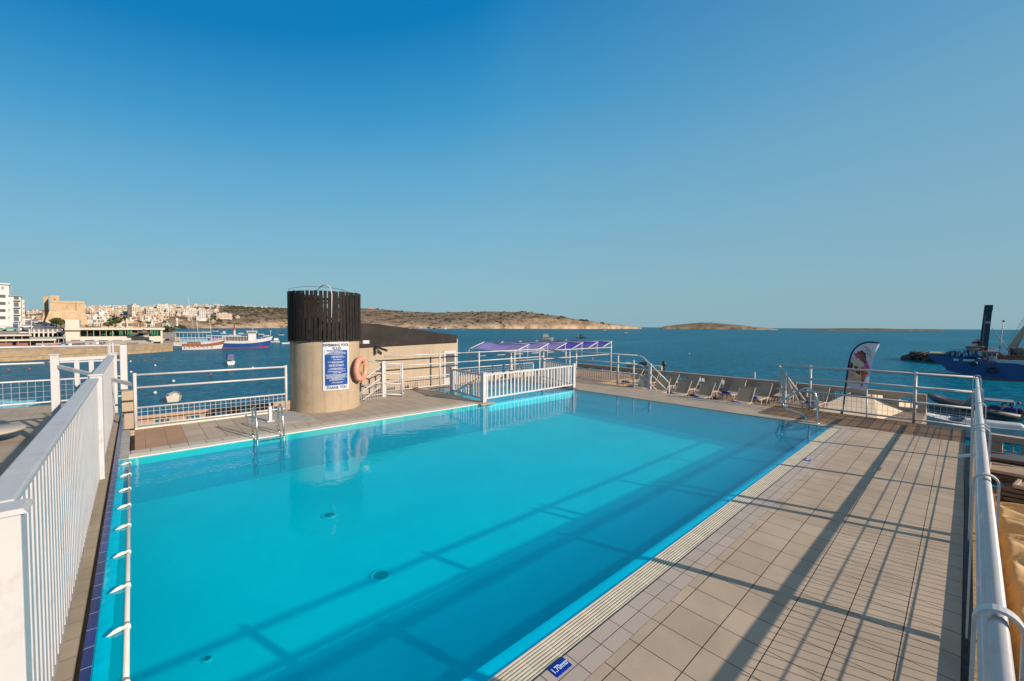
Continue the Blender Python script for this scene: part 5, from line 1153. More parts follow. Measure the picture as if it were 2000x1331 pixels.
def house(px, D, wpx, hpx, m, label, base_py=None, grp='pale buildings packed on the town hillside', rz=None, depth=None):
    wd = wpx * D / FPX * math.cos(math.atan((px - 1000) / FPX)); h = hpx * D / FPX; P = vrel(px, D)
    z = (town_z(px, D) if px < 345 else hill_z(px, D)) if base_py is None else zat(px, base_py, D)
    dp = depth or random.uniform(.6, 1.2) * min(wd, 16); rz = VR(px) + (random.uniform(-.3, .3) if rz is None else rz)
    mb = MB(); mb.box((-wd / 2, 0, -3), (wd / 2, dp, h), 0)
    mb.box((-wd / 2 - .15, -.15, h), (wd / 2 + .15, dp + .15, h + .5), 0)
    if random.random() < .6: mb.box((-wd * .2, dp * .2, h + .5), (wd * .15, dp * .7, h + 2.8), 0)
    fl = max(1, int(round(h / 3.1))); nc = max(2, int(wd / 3.2)); fh = h / fl; cw = wd / nc; style = random.random()
    for i in range(fl):
        for j in range(nc):
            if random.random() < .12: continue
            x = -wd / 2 + (j + .5) * cw; ww = cw * (.27 if style < .6 else .38); z0 = i * fh + fh * .28
            mb.add([(x - ww, -.16, z0), (x + ww, -.16, z0), (x + ww, -.16, z0 + fh * .5), (x - ww, -.16, z0 + fh * .5)], [(0, 1, 2, 3)], 1)
        if style > .5: mb.box((-wd / 2, -1.0, i * fh - .1), (wd / 2, -.02, i * fh + .12), 0)
    # side windows
    for i in range(fl):
        mb.add([(wd / 2 + .16, dp * .3, i * fh + 1), (wd / 2 + .16, dp * .6, i * fh + 1), (wd / 2 + .16, dp * .6, i * fh + 2.3), (wd / 2 + .16, dp * .3, i * fh + 2.3)], [(0, 1, 2, 3)], 1)
    o = mk('house', mb, [m, c3['shade']]); o.location = (P[0], P[1], z); o.rotation_euler = (0, 0, rz); return tag(o, label, 'building', grp)
random.seed(21)
LAB = 'small pale flat-roofed building packed among others on the town hillside'
# random fabric of the town, back rows first
for (D, step, ha, hb, lo) in ((1240, 7.5, 2.6, 5, 160), (1130, 8, 3.5, 6.5, 160), (1010, 8.5, 4, 7.5, 160), (900, 9, 4.5, 8.5, 160), (800, 9.5, 5, 8.5, 42), (700, 10.5, 5, 9, 160), (600, 11, 5, 9, 42), (510, 12, 4.5, 8, 160), (430, 13, 4, 7.5, 45), (360, 14, 3.5, 6, 160)):
    px = lo + random.uniform(0, 6)
    hi = 470 if D > 1200 else 425 if D > 1000 else 400 if D > 850 else 350 if D > 650 else 338 if D > 500 else 325
    while px < hi:
        if 84 < px < 160: px = 160 + random.uniform(0, 4); continue
        if random.random() < .14: px += step; continue
        if px < 345 or (D > interp(SHORE, px) + 50 and random.random() < .85):
            house(px, D * random.uniform(.97, 1.03), step * random.uniform(.55, 1.2), random.uniform(ha, hb), random.choice(fac), LAB)
        px += step * random.uniform(.7, 1.15)
for t_ in (.10, .22, .36, .5, .66, .82):
    px = 346 + random.uniform(0, 5)
    while px < (428 if t_ > .3 else 405):
        if random.random() < .72: house(px, interp(SHORE, px) + interp(DEPTHW, px) * t_, random.uniform(5, 10), random.uniform(2.6, 5.5), random.choice(fac), LAB)
        px += random.uniform(6, 10)
for px in range(392, 560, 7):       # houses strung along the ridge
    if random.random() < .8: D = interp(SHORE, px) + interp(DEPTHW, px) * .97; house(px + random.uniform(-2, 2), D, random.uniform(3.5, 7), random.uniform(1.6, 3.0), random.choice(fac[:3]), 'tiny white house on the ridge line between town and round tower', grp='houses along the ridge', base_py=None)
# landmark blocks
house(240, 760, 34, 14, fac[5], 'long white apartment block with a grid of windows in the middle of the town', 604 + 8, rz=0)
house(266, 700, 16, 15, fac[1], 'plain yellowish block beside the long white apartment block', 612, rz=.5)
house(203, 560, 19, 14, fac[0], 'bright white cube-like building left of the town centre', 625, rz=.3)
house(297, 640, 22, 16, fac[5], 'pale slope-sided building right of the town centre', 620, rz=.2)
house(322, 780, 24, 14, fac[2], 'pale block with many balconies above the slope-sided building', 612, rz=0)
house(378, 900, 40, 9, fac[2], 'long low modern hotel block at the right of the town', 614, rz=0)
house(396, 905, 14, 17, fac[0], 'white tower wing of the hotel at the right of the town', 625, rz=0)
house(340, 700, 16, 12, fac[0], 'white building with a red grid of balconies near the shore', 634, rz=0)
house(249, 300, 24, 12, fac[1], 'cream wall-like building directly behind the restaurant roof', 641, rz=0); house(271, 290, 24, 11.5, mat('paint_tan', (.36, .21, .12), .8, var=.1), 'tan orange building directly behind the restaurant roof', 641, rz=0)
house(215, 310, 34, 8, fac[3], 'low sandstone building behind the round green tree', 640, rz=0)
house(440, 1180, 28, 9, fac[1], 'sand coloured villa complex on the hill above the boats', 622, rz=0); house(430, 1200, 14, 6, fac[3], 'small sandstone house left of the villa complex above the boats', 618, rz=0)
b = PT(724, 604, 2250); o = house(724, 2300, 10, 4, fac[4], 'reddish farmhouse on the ridge right of the round tower', 605.2, rz=.2)

# ================================================================== boats
def hull_mb(L, Bm, H, sheer=.35, rake=.12, stern=.8, n=16, bands=((0, .12, 2), (.12, .7, 0), (.7, 1.0, 1)), draft=.15):
    """local: bow towards +x, z=0 is the waterline"""
    mb = MB()
    def beam(t): return Bm / 2 * (stern + (1 - stern) * math.sin(min(1, t / .45) * math.pi / 2)) * (1 if t < .55 else math.cos((t - .55) / .45 * math.pi / 2) ** .65 + .015)
    def pt(t, u, s):     # u: 0 keel line..1 deck
        x = -L / 2 + L * t; hh = H * (1 + sheer * (2 * t - .9) ** 2 * (1.25 if t > .5 else .5)); bx = x + rake * L * u * max(0, (t - .6) / .4) - rake * L * .3 * max(0, (t - .6) / .4)
        b_ = beam(t) * (.70 + .30 * u ** .7 if t < .9 else .45 + .55 * u); return (bx, s * b_, -draft + (hh + draft) * u)
    ts = [i / n for i in range(n + 1)]
    for (u0, u1, mi) in bands:
        for s in (-1, 1):
            us = [u0, (u0 + u1) / 2, u1]; vs = [pt(t, u, s) for t in ts for u in us]
            mb.add(vs, [(i * 3 + k, (i + 1) * 3 + k, (i + 1) * 3 + k + 1, i * 3 + k + 1) for i in range(n) for k in range(2)], mi, True)
        mb.add([pt(0, u0, -1), pt(0, u0, 1), pt(0, u1, 1), pt(0, u1, -1)], [(0, 1, 2, 3)], mi)
    vs = [pt(t, .97, s) for t in ts for s in (-1, 1)]; mb.add(vs, [(2 * i, 2 * i + 2, 2 * i + 3, 2 * i + 1) for i in range(n)], 1)
    return mb
def boat_root(name, label, px, py, rz, cat='boat', grp=None):
    P = G(px, py, SEA); t = thing(name, label, cat, (P[0], P[1], SEA), VR(px) + rz, grp); t.scale = (math.cos(math.atan((px - 1000) / FPX)) if abs(rz) < .3 else 1, 1, 1); return t
# wooden two-masted gulet
g_ = boat_root('sailing_boat', 'two masted wooden gulet with white hull bottom and varnished sides, moored stern to quay', 396, 683, .05)
sc_ = 153 / FPX
mk('hull', hull_mb(15.5, 4.2, 1.9, .5, .10, bands=((0, .1, 2), (.1, .6, 0), (.6, 1, 1))), [c3['white'], c3['wood'], c3['dark']], g_, fixn=True)
mk('deckhouse', MB().box((-5.8, -1.4, 1.9), (-.8, 1.4, 3.2)), c3['wood'], g_, bevel=.1); mk('deckhouse_roof', MB().box((-6.1, -1.6, 3.2), (-.5, 1.6, 3.35)), c3['white'], g_)
for k in range(5): mk('window', MB().box((-5.4 + k * .95, -1.43, 2.3), (-4.8 + k * .95, -1.40, 2.9)), c3['dark'], g_)
mk('awning', MB().box((-7.2, -1.5, 3.7), (-3.2, 1.5, 3.8)), c3['teal'], g_)
mk('mast', MB().tube([(-1.2, 0, 1.8), (-2.5, 0, 15.2)], [.13, .07], 6), c3['white'], g_); mk('mast', MB().tube([(3.8, 0, 1.8), (2.7, 0, 13.0)], [.12, .06], 6), c3['white'], g_)
mk('boom', MB().tube([(3.6, 0, 3.0), (9.2, 0, 4.8)], .1, 5), c3['white'], g_)
mk('bowsprit', MB().tube([(6.5, 0, 2.4), (10.2, 0, 3.2)], [.1, .05], 5), c3['wood'], g_)
mk('rigging', MB().tube([(-2.5, 0, 15.2), (-7.5, 0, 3)], .02, 3).tube([(-2.5, 0, 15.2), (2.7, 0, 13)], .02, 3).tube([(2.7, 0, 13.0), (10, 0, 3.2)], .025, 3), c3['grey'], g_)
for k in range(7): mk('fender', MB().blob((-6.5 + k * 1.7, -2.2, 1.15), (.2, .2, .32)), c3['white'], g_)
mk('railing', MB().tube([(x, -1.9 * (1 - max(0, x) / 9), 2.5 + .04 * x * (x > 0)) for x in np.linspace(-7, 7, 10)], .035, 4), c3['white'], g_)
# blue cargo-like excursion boat
bb = boat_root('ferry_boat', 'blue hulled excursion boat with white wheelhouse and red waterline', 480, 679.5, .02)
mk('hull', hull_mb(20.5, 5, 2.9, .42, .10, bands=((0, .14, 2), (.14, .66, 0), (.66, 1, 1))), [c3['blue'], c3['white'], c3['red']], bb, fixn=True)
mk('wheelhouse', MB().box((1.0, -1.5, 2.6), (4.4, 1.5, 6.0)), c3['white'], bb, bevel=.1); mk('bridge', MB().box((.6, -1.9, 6.0), (4.8, 1.9, 6.9)), c3['white'], bb, bevel=.1); mk('bridge_window', MB().box((.9, -1.94, 6.2), (4.5, -1.90, 6.65)), c3['dark'], bb); mk('bridge_roof', MB().box((.2, -2.1, 6.9), (5.1, 2.1, 7.05)), c3['white'], bb)
mk('upper_deck', MB().box((-9.5, -2.2, 4.7), (.8, 2.2, 4.85)), c3['white'], bb)
for k in range(9): mk('stanchion', MB().bar((-9.3 + k * 1.2, -2.15, 2.8), (-9.3 + k * 1.2, -2.15, 4.7), .08, .08), c3['white'], bb)
mk('cabin', MB().box((-8, -1.6, 2.8), (.5, 1.6, 4.2)), c3['shade'], bb); mk('funnel', MB().lathe([(.55, 4.8), (.55, 7.2)], (-4.6, 0, 0), 12), c3['pale'], bb); mk('funnel_band', MB().lathe([(.58, 7.2), (.58, 8.2), (.001, 8.2)], (-4.6, 0, 0), 12), c3['red'], bb); mk('funnel_top', MB().lathe([(.3, 8.2), (.12, 10.2), (.001, 10.2)], (-4.6, 0, 0), 10), c3['dark'], bb)
mk('mast', MB().tube([(3.0, 0, 7), (2.6, 0, 10.5)], .07, 5).tube([(3.0, 0, 7), (3.6, 0, 9)], .05, 4), c3['white'], bb)
mk('deck_railing', MB().tube([(-9.6, -2.3, 5.7), (.6, -2.3, 5.7)], .05, 4).tube([(4.4, -2.2, 3.9), (9.5, -.8, 4.9)], .05, 4), c3['white'], bb)
for k in range(6): mk('rail_post', MB().bar((4.6 + k * .95, -2.1 + k * .26, 2.9), (4.6 + k * .95, -2.1 + k * .26, 3.95 + k * .17), .05, .05), c3['white'], bb)
mk('bow_post', MB().tube([(10.6, 0, 3.5), (10.9, 0, 7.2)], .09, 5).blob((10.7, 0, 6.8), (.35, .3, .3)), c3['white'], bb)
mk('mooring_line', MB().tube([(11.2, 0, 2.6), (15, -1.5, 1.0), (17.5, -2.5, -.1)], .03, 4), c3['grey'], bb)
# tourist catamaran with decks behind
cb = boat_root('tour_boat', 'white two deck tour boat with tall mast behind the wooden gulet', 384, 676, 0)
mk('hull', hull_mb(20, 6, 1.7, .3, .08, bands=((0, .15, 2), (.15, 1, 0))), [c3['white'], c3['white'], c3['navy']], cb, fixn=True)
for z, a, b_ in ((3.6, -9.5, 7), (6.0, -10, 4)): mk('deck', MB().box((a, -2.7, z), (b_, 2.7, z + .2)), c3['white'], cb, bevel=.05)
for z in (1.7, 3.8):
    for k in range(9): mk('pillar', MB().bar((-9 + k * 1.7, -2.5, z), (-9 + k * 1.7, -2.5, z + 2), .1, .1), c3['white'], cb)
mk('saloon', MB().box((-7, -1.9, 1.7), (5, 1.9, 3.5)), c3['lightblue'], cb); mk('mast', MB().tube([(-1.0, 0, 6), (-3.4, 0, 21.5)], [.15, .08], 6), c3['white'], cb); mk('crosstree', MB().tube([(-3.9, 0, 21.6), (-3.0, 0, 21.5)], .09, 4), c3['white'], cb)
mk('bimini', MB().box((-4.0, -2, 7.4), (1.5, 2, 7.55)), c3['navy'], cb)
cb2 = boat_root('tour_boat', 'white flat topped party boat between the gulet masts and blue boat', 440, 672, 0)
mk('hull', hull_mb(19, 6, 1.6, .3, .08, bands=((0, .15, 2), (.15, 1, 0))), [c3['white'], c3['white'], c3['navy']], cb2, fixn=True); mk('deck', MB().box((-9, -2.7, 4.0), (8, 2.7, 4.2)), c3['white'], cb2)
for k in range(10): mk('pillar', MB().bar((-8.6 + k * 1.75, -2.5, 1.6), (-8.6 + k * 1.75, -2.5, 4), .1, .1), c3['white'], cb2)
mk('saloon', MB().box((-7.5, -1.9, 1.6), (6, 1.9, 3.1)), mat('mauve', (.25, .18, .30), .7), cb2)
# small boats
def dinghy(px, py, L, rz, label, hullc='white', name='motor_boat', canopy=None, grp=None, engine=False, cabin=True):
    t = boat_root(name, label, px, py, rz, 'boat', grp); mk('hull', hull_mb(L, L * .36, L * .13, .4, .08, bands=((0, .12, 2), (.12, 1, 0))), [c3[hullc], c3['white'], c3['dark']], t, fixn=True)
    if cabin: mk('cabin', MB().hexa([(-.1 * L, -.1 * L, .12 * L), (.25 * L, -.08 * L, .12 * L), (.25 * L, .08 * L, .12 * L), (-.1 * L, .1 * L, .12 * L)], [(-.08 * L, -.08 * L, .24 * L), (.12 * L, -.06 * L, .22 * L), (.12 * L, .06 * L, .22 * L), (-.08 * L, .08 * L, .24 * L)]), c3['glass'], t)
    if canopy:
        mk('canopy', MB().hexa([(-.42 * L, -.15 * L, .2 * L), (.1 * L, -.15 * L, .2 * L), (.1 * L, .15 * L, .2 * L), (-.42 * L, .15 * L, .2 * L)], [(-.36 * L, -.11 * L, .46 * L), (.02 * L, -.11 * L, .46 * L), (.02 * L, .11 * L, .46 * L), (-.36 * L, .11 * L, .46 * L)]), c3[canopy], t, bevel=.1)
    if engine: mk('outboard', MB().blob((-.56 * L, 0, .2 * L), (.07 * L, .06 * L, .09 * L)).bar((-.55 * L, 0, .15 * L), (-.58 * L, 0, -.05 * L), .05 * L, .04 * L), c3['dark'], t)
    return t
dinghy(449, 711.5, 5.6, R(95), 'small white motorboat with blue canopy moored in the bay', canopy='navy', cabin=False)
dinghy(560, 672, 5, R(20), 'white open boat just left of the round tower on the bay', cabin=False)
t = boat_root('rowing_boat', 'upturned shabby white dinghy floating beyond the left railing', 340, 783, R(85)); mk('hull', hull_mb(2.6, 1.6, .7, .3, .05, bands=((0, .2, 2), (.2, 1, 0))), [c3['pale'], c3['shade'], c3['shade']], t, fixn=True); mk('cover', MB().blob((-.3, 0, .75), (.9, .62, .32), jit=.08), c3['pale'], t)
dinghy(1069, 664, 9, R(10), 'dark workboat far out above the pergola', hullc='grey', canopy='grey'); dinghy(1135, 661, 8, 0, 'distant boat with a white mast and dark flag above the pergola', hullc='dark')
t = bpy.data.objects[-1] if False else None
mstx = boat_root('channel_marker', 'thin white mast with a small dark flag on the bay above the pergola', 1129, 668, 0, 'marker'); mk('pole', MB().tube([(0, 0, 0), (0, 0, 5.2)], .09, 5), c3['white'], mstx); mk('flag', MB().box((.1, -.02, 3.8), (2.6, .02, 4.6)), c3['dark'], mstx)
dinghy(1258, 722.5, 7.6, R(170), 'grey speedboat with outboard engine beyond the stair railing', hullc='pale', engine=True, canopy=None)
random.seed(4)
for i, (px, py) in enumerate([(536, 669), (589, 668), (600, 671), (510, 654), (520, 657), (548, 655), (470, 652), (455, 656), (735, 641.4), (765, 642.2), (800, 642), (830, 642.6), (870, 643.3), (905, 643.4), (590, 646), (1181, 645.5), (1222, 650.5), (420, 648), (404, 650), (436, 652)]):
    P = G(px, py, SEA); D = 9.6 * FPX / (py - (631.6 + px * .0063)); dinghy(px, py, 5 if py > 650 else 8, R(random.choice([0, 180, 20, 160])), 'tiny distant boat moored far out in the bay', grp='distant moored boats', canopy=random.choice([None, 'white', 'navy']))
# buoys
for i, (px, py, c, lb_) in enumerate([(303, 715, 'white', 'round white buoy nearest the white pole'), (256, 728, 'white', 'white buoy just right of the white pole'), (339, 746, 'white', 'white buoy above the upturned dinghy'), (303, 769, 'white', 'white buoy left of the upturned dinghy'), (494, 719, 'white', 'white buoy above the railing near the blue-canopied motorboat'), (255, 707, 'white', 'small white buoy closest to the quay'), (1346, 691.5, 'white', 'lone white buoy on open water above the loungers'), (1157, 702, 'white', 'white buoy beyond the pergola posts'), (1990, 789, 'red', 'dark red buoy beside the inflatable boat')] + [(x, y, 'red', 'small red buoy in the line off the quay') for x, y in [(17, 724), (58, 722), (174, 714), (228, 706), (283, 706), (262, 701), (300, 704), (320, 702), (412, 733)]]):
    P = G(px, py, SEA); t = thing('buoy', lb_, 'buoy', (P[0], P[1], SEA), 0, 'red buoys off the quay' if 'line' in lb_ else None); r = .21 if c == 'white' else .17
    mk('float', MB().blob((0, 0, r * .55), (r, r, r), 0, 10, 7), c3[c], t); mk('ring', MB().tube([(.06 * math.cos(a), 0, r * 1.6 + .06 * math.sin(a)) for a in np.linspace(0, 6.28, 8)], .02, 4), c3['grey'], t)

# ================================================================== dredger, breakwater, inflatable
D = 84; s1 = D / FPX
P = PT(1905, 735, D); dg = thing('dredger', 'blue work barge with tall dark spud tower, white wheelhouse and crane boom', 'ship', (P[0], P[1], SEA), VR(1905))
def u(px, c=1905.0, D_=D):
    r0 = ray(c, 640)[:2]; l = np.linalg.norm(r0); n_ = r0 / l; d = ray(px, 640)[:2]; k = D_ * l / (d @ n_); q_ = d * k; return float(q_[0] * n_[1] - q_[1] * n_[0])
v = lambda py: (735 - py) * s1
c3['rblue'] = mat('worn_blue_hull', (.002, .065, .22), .5, var=.25, scale=.7, dirt=(.12, .05, .03), dscale=.35)
prof = [(1812, 693), (1817, 699), (1826, 707), (1842, 714), (1852, 724), (1880, 729), (1908, 735), (1915, 737), (2090, 738), (2090, 704), (1996, 706), (1978, 704), (1918, 704), (1905, 699), (1850, 696)]
for (y0, y1, nm) in ((-5.5, 5.5, 'hull'),):
    pp = [(u(a), v(b_)) for a, b_ in prof]; mk(nm, MB().hexa([(x, -4.6, z) for x, z in pp], [(x, 5.0, z) for x, z in pp]), c3['rblue'], dg, fixn=True)
mk('waterline_band', MB().box((u(1912), -4.66, -.3), (u(2088), -4.6, .28)), c3['rust'], dg)
mk('bow_platform', MB().box((u(1813), -4.4, v(693)), (u(1848), 4.4, v(691))), c3['sand'], dg, bevel=.03)
mk('deck_house', MB().box((u(1845), -3.8, v(697)), (u(1914), 3.8, v(689.5))), c3['rblue'], dg, bevel=.06); mk('deck_house', MB().box((u(1880), -3.4, v(690)), (u(1913), 3.4, v(684))), c3['rblue'], dg, bevel=.06); mk('deck_house', MB().box((u(1852), -3.0, v(690)), (u(1872), 3.0, v(686.5))), c3['rblue'], dg, bevel=.05)
for a, b_ in ((1862, 1872), (1880, 1902)): mk('white_locker', MB().box((u(a), -4.75, v(704)), (u(b_), -4.5, v(700))), c3['white'], dg)
wh = mk('wheelhouse', MB().box((u(1914), -3.4, v(703)), (u(1944), 1.5, v(686))), c3['white'], dg, bevel=.05); mk('roof', MB().box((u(1912), -3.7, v(686)), (u(1950), 1.8, v(684))), c3['orange'], wh)
for k in range(3): mk('window', MB().box((u(1917 + k * 9.4), -3.46, v(692.5)), (u(1923.5 + k * 9.4), -3.41, v(687.8))), c3['glass'], wh)
mk('lifebuoy', MB().tube([(u(1922) + .42 * math.cos(a), -3.55, v(697.5) + .42 * math.sin(a)) for a in np.linspace(0, 6.28, 16)[:-1]], .13, 6, closed=True), c3['red'], dg)
mk('ladder', MB().bar((u(1934), -3.5, v(703)), (u(1934), -3.5, v(693)), .05, .05).bar((u(1938), -3.5, v(703)), (u(1938), -3.5, v(693)), .05, .05), c3['grey'], dg)
mk('white_bulwark', MB().box((u(1944), -4.5, v(706)), (u(2088), -4.4, v(699))), c3['white'], dg)
tw2 = mk('spud_tower', MB().hexa([(u(1908.5), -.9, v(690)), (u(1926), -.9, v(690)), (u(1926), .9, v(690)), (u(1908.5), .9, v(690))], [(u(1916.5), -.8, v(597)), (u(1932.5), -.8, v(597)), (u(1932.5), .8, v(597)), (u(1916.5), .8, v(597))]), mat('dark_teal_steel', (.012, .035, .045), .5, var=.3, scale=1.2), dg)
mk('tower_head', MB().box((u(1917), -.95, v(607)), (u(1933), .95, v(596.5))), c3['dark'], tw2); mk('guide_rail', MB().bar((u(1915.5), -.98, v(682)), (u(1919), -.95, v(617)), .18, .12), c3['grey'], tw2); mk('name_plate', MB().box((u(1920), -.98, v(632)), (u(1928.5), -.93, v(628))), c3['white'], tw2); mk('plate_mark', MB().box((u(1922), -1.0, v(630.8)), (u(1926), -.985, v(629.4))), c3['red'], tw2)
fn = mk('striped_post', MB().lathe([(.5, v(690)), (.5, v(664)), (.3, v(662))], (u(1902.5), 0, 0), 14), c3['white'], dg)
for a, b_ in ((681, 676), (671, 667)): mk('red_band', MB().lathe([(.52, v(a)), (.52, v(b_))], (u(1902.5), 0, 0), 14), c3['red'], fn)
mk('deck_gear', MB().box((u(1885), -2, v(686)), (u(1908), 2, v(677))), c3['shade'], dg); 
for k in range(12): mk('stanchion', MB().bar((u(1883 + k * 3.2), -2.5, v(686)), (u(1883 + k * 3.2), -2.5, v(674 + (k % 3))), .05, .05), c3['grey'], dg)
mk('handrail', MB().tube([(u(1882), -2.5, v(676)), (u(1920), -2.5, v(676))], .04, 4), c3['grey'], dg)
ms = mk('signal_mast', MB().tube([(u(1949), 0, v(690)), (u(1954.5), 0, v(627))], [.11, .05], 5), c3['pale'], dg); mk('crossarm', MB().tube([(u(1951), 0, v(628)), (u(1957), 0, v(626))], .05, 4).tube([(u(1947), 0, v(663)), (u(1957), 0, v(664))], .04, 4).blob((u(1955.5), 0, v(627)), (.2, .2, .2)), c3['grey'], ms)
cr = mk('crane_boom', MB().bar((u(1968), 0, v(682)), (u(2012), 0, v(620)), .8, .75), c3['sand'], dg); mb = MB()
for k in range(12):
    f = k / 12; a = Vector((u(1966), 0, v(682))).lerp(Vector((u(2006), 0, v(614))), f); b_ = Vector((u(1966), 0, v(682))).lerp(Vector((u(2006), 0, v(614))), f + 1 / 12); o2 = Vector((-.35, 0, .42)); mb.bar(a, a + o2, .05, .05).bar(a + o2, b_, .04, .04).bar(a + o2, b_ + o2, .05, .05)
mk('lattice', mb, c3['pale'], cr); mk('crane_strut', MB().bar((u(1977), 0, v(687)), (u(2000), 0, v(640)), .3, .3), c3['grey'], dg); mk('crane_base', MB().box((u(1967), -1.2, v(700)), (u(1976), 1.2, v(678))), c3['dark'], dg)
mk('deck_cargo', MB().box((u(1946), -2.5, v(699)), (u(2080), 2.5, v(691))), c3['rust'], dg); mk('tank', MB().blob((u(1993), -1, v(686)), (1.3, 1.2, 1.1)), c3['shade'], dg)
random.seed(31)
for k in range(26):
    x = random.uniform(1849, 1912); w2 = random.uniform(1.2, 4); y0 = random.uniform(686, 690) if x > 1880 else random.uniform(690, 694); h2 = random.uniform(1.5, 5.5)
    mk('deck_fitting', MB().box((u(x), -3.95 - random.random() * .3, v(y0 + 4)), (u(x + w2), -2.8, v(y0 - h2))), c3[random.choice(['lightblue', 'grey', 'rblue', 'dark', 'pale', 'rust'])], dg)
for x0_, y0_, x1_, y1_ in ((1850, 684, 1912, 680), (1950, 690, 2080, 690), (1920, 676, 1949, 681), (1932, 640, 1968, 682)): mk('cable', MB().tube([(u(x0_), -3, v(y0_)), (u(x1_), -3, v(y1_))], .04, 4), c3['grey'], dg)
for k in range(9): mk('rust_streak', MB().add([(u(1928 + k * 15), -4.615, v(707)), (u(1929.3 + k * 15), -4.615, v(707)), (u(1929 + k * 15), -4.615, v(707 + 12 + (k * 5 % 9)))], [(0, 1, 2)]), c3['rust'], dg)
for px, py, r in ((1936, 717, .62), (1901, 707, .3)): mk('tyre_fender', MB().tube([(u(px) + r * math.cos(a), -4.85, v(py) + r * .8 * math.sin(a)) for a in np.linspace(0, 6.28, 16)[:-1]], .24, 6, closed=True), c3['dark'], dg)
for k in range(7): mk('deck_part', MB().box((u(1852 + k * 9), -3.9, v(690)), (u(1855 + k * 9 + k % 3), -2.4, v(686 - (k % 3)))), c3[('lightblue', 'rblue', 'grey')[k % 3]], dg)
for k in range(16):
    x = 1940 + k * 8.5; mk('deck_machine', MB().box((u(x), -2.6, v(692)), (u(x + 3 + (k * 7 % 4)), -1.2, v(688.5 - (k * 5 % 4)))), c3[('rust', 'shade', 'pale', 'grey', 'red')[k % 5]], dg)
# breakwater of boulders
rock = mat('boulder', (.085, .065, .05), .95, var=.35, scale=1.5, bump=.5, bscale=5, dirt=(.22, .17, .12), dscale=.9); mb = MB(); random.seed(9)
for k in range(420):
    f = random.random(); px = 1768 + 110 * f; Db = 131 - 20 * f + random.uniform(-2.5, 2.5); hmax = 2.3 * min(1, f * 5 + .15); z = random.uniform(-.5, hmax); P = vrel(px, Db); s = random.uniform(.45, 1.1)
    mb.blob((P[0], P[1], SEA + z), (s * 1.1, s, s * .75), 0, 6, 4, .35)
struct('breakwater_rocks', mb, rock, kind='stuff')
# inflatable boat (dark tubes, arch) and white hull
Dr = 46; P = PT(1900, 812, Dr); sr = Dr / FPX; rb = thing('inflatable_boat', 'long dark inflatable boat with blue seats and arch beyond the corner of the railing', 'boat', (P[0], P[1], SEA), VR(1900))
ur = lambda px: u(px, 1900.0, Dr)
vr = lambda py: (815 - py) * sr
c3['tube'] = mat('grey_rubber', (.06, .06, .065), .5, var=.2)
for y in (-1.3, 1.3): mk('tube', MB().tube([(ur(1812), 0 + y * .1, vr(783)), (ur(1825), y * .6, vr(788)), (ur(1850), y, vr(793)), (ur(1900), y, vr(800)), (ur(1990), y, vr(806))], [.2, .33, .36, .36, .3], 10), c3['tube'], rb)
mk('hull', hull_mb(7.0, 2.4, .55, .3, .1, bands=((0, 1, 0),)).xf(lambda v_: (-v_[0], v_[1], v_[2] + .1)), [c3['grey']] * 3, rb, fixn=True)
mk('arch', MB().tube([(ur(1950), -1.2, vr(800)), (ur(1962), -1.2, vr(786)), (ur(1962), 1.2, vr(786)), (ur(1950), 1.2, vr(800))], .09, 6), c3['grey'], rb); mk('arch', MB().tube([(ur(1968), -1.2, vr(800)), (ur(1978), -1.2, vr(783)), (ur(1978), 1.2, vr(783)), (ur(1968), 1.2, vr(800))], .09, 6), c3['navy'], rb)
mk('hardtop', MB().box((ur(1920), -1.1, vr(782.5)), (ur(1978), 1.1, vr(780.5))), c3['grey'], rb, bevel=.03); mk('seat', MB().box((ur(1930), -.8, vr(806)), (ur(1985), .8, vr(792))), c3['navy'], rb, bevel=.1); mk('console', MB().hexa([(ur(1870), -.6, vr(803)), (ur(1898), -.6, vr(803)), (ur(1898), .6, vr(803)), (ur(1870), .6, vr(803))], [(ur(1893), -.5, vr(779)), (ur(1898), -.5, vr(776)), (ur(1898), .5, vr(776)), (ur(1893), .5, vr(779))]), c3['grey'], rb)
mk('outboard', MB().blob((ur(1993), 0, vr(800)), (.5, .4, .45)), c3['dark'], rb)
Dy = 37; P = PT(1905, 835, Dy); yt = thing('yacht', 'white motor yacht hull with rails seen below the inflatable boat', 'boat', (P[0], P[1], SEA), VR(1905))
mk('hull', hull_mb(8.0, 3.0, 1.2, .35, .1, bands=((0, .1, 2), (.1, 1, 0))).xf(lambda v_: (-v_[0], v_[1], v_[2])), [c3['white'], c3['white'], c3['navy']], yt, fixn=True); mk('cabin', MB().hexa([(-2, -1, 1.1), (3, -1.1, 1.1), (3, 1.1, 1.1), (-2, 1, 1.1)], [(-.6, -.6, 1.5), (2.6, -.7, 1.55), (2.6, .7, 1.55), (-.6, .6, 1.5)]), c3['white'], yt, bevel=.1); mk('windscreen', MB().hexa([(-1.8, -.85, 1.25), (-.9, -.9, 1.25), (-.9, .9, 1.25), (-1.8, .85, 1.25)], [(-.75, -.6, 1.6), (-.6, -.6, 1.6), (-.6, .6, 1.6), (-.75, .6, 1.6)]), c3['glass'], yt)
mk('bow_rail', MB().tube([(-4.8, 0, 2.1), (-3.6, -1.0, 1.95), (-2, -1.4, 1.9), (0, -1.5, 1.9)], .025, 5), M['steel'], yt)
for x in (-3.6, -2.6, -1.6, -.6): mk('rail_post', MB().tube([(x, -1.2, 1.1), (x, -1.25, 1.9)], .02, 4), M['steel'], yt)
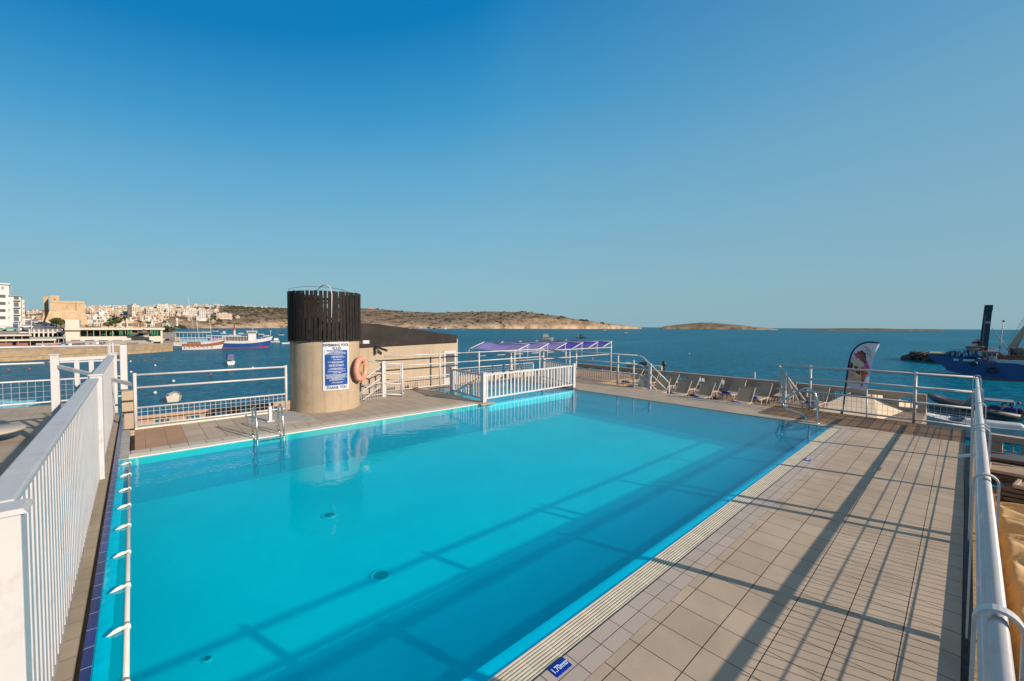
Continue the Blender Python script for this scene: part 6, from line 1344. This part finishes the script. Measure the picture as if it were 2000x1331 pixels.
# pontoon boat roof behind the terrace parapet
Dp = 34; P = PT(1450, 760, Dp); pb = thing('pontoon_boat', 'white and grey pontoon boat deck showing just above the terrace parapet', 'boat', (P[0], P[1], SEA), VR(1450)); sp2 = Dp / FPX
zt = zat(1450, 741, Dp) - SEA; mk('hull', MB().box((-4, -2, -.3), (4.5, 2, 1.4)), c3['white'], pb, bevel=.2); mk('canopy', MB().box((-2.6, -1.6, zt - .5), (4.4, 1.6, zt - .35)), c3['white'], pb, bevel=.05)
for k in range(9): mk('cover_panel', MB().box((-3.4 + k * .85, -1.7, zt - .35 - .06 * (k % 3)), (-2.8 + k * .85, 1.7, zt - .22 - .05 * (k % 3))), c3[('white', 'grey', 'pale')[k % 3]], pb, bevel=.03)
for x, y in ((-2.4, -1.5), (4.2, -1.5), (-2.4, 1.5), (4.2, 1.5)): mk('pillar', MB().tube([(x, y, 1.4), (x, y, zt - .4)], .05, 5), c3['grey'], pb)
mk('mast', MB().tube([(.85, 0, zt - .3), (.85, 0, zt + .65)], .05, 5), c3['white'], pb)
# things on the lower left terrace
def diag(x0, x1, y0, y1, z0, z1, m, nm, lab, cat):
    o = mk(nm, MB().box((x0, y0, z0), (x1, y1, z1)), m, bevel=.02); return tag(o, lab, cat)
diag(-1.54, -1.42, -4, 15.0, -.79, .08, M['tanwall'], 'low_wall', 'low tan wall running beside the picket fence on the left terrace', 'wall')
diag(-1.42, -.66, -4, 15.0, -.79, -.38, c3['dark'], 'planter_trough', 'dark empty planter trough between low wall and picket fence', 'planter')
diag(-1.34, -1.24, -4, 14.9, -.36, -.02, M['groove'], 'plank', 'brown plank on edge inside the planter trough', 'plank')
ta = G(12, 842, -.5); t = thing('folding_table', 'pale round-edged table top on the lower left terrace', 'table', (ta[0] - .5, ta[1], -.72)); mk('top', MB().lathe([(.001, .30), (.85, .30), (.87, .27), (.85, .24), (.001, .24)], seg=32), c3['cream'], t); mk('leg', MB().tube([(0, 0, 0), (0, 0, .25)], .05, 8), c3['grey'], t)
fm_ = MB(); random.seed(3)
for k in range(260):
    P = G(random.uniform(-60, 62), 783 + random.random() ** 1.5 * 24, SEA); r = random.uniform(.12, .5); fm_.blob((P[0], P[1], SEA + .01), (r * 1.6, r, .05), 0, 7, 3, .4)
struct('sea_foam', fm_, mat('foam', (.22, .50, .56), .6, var=.3, scale=2), kind='stuff')
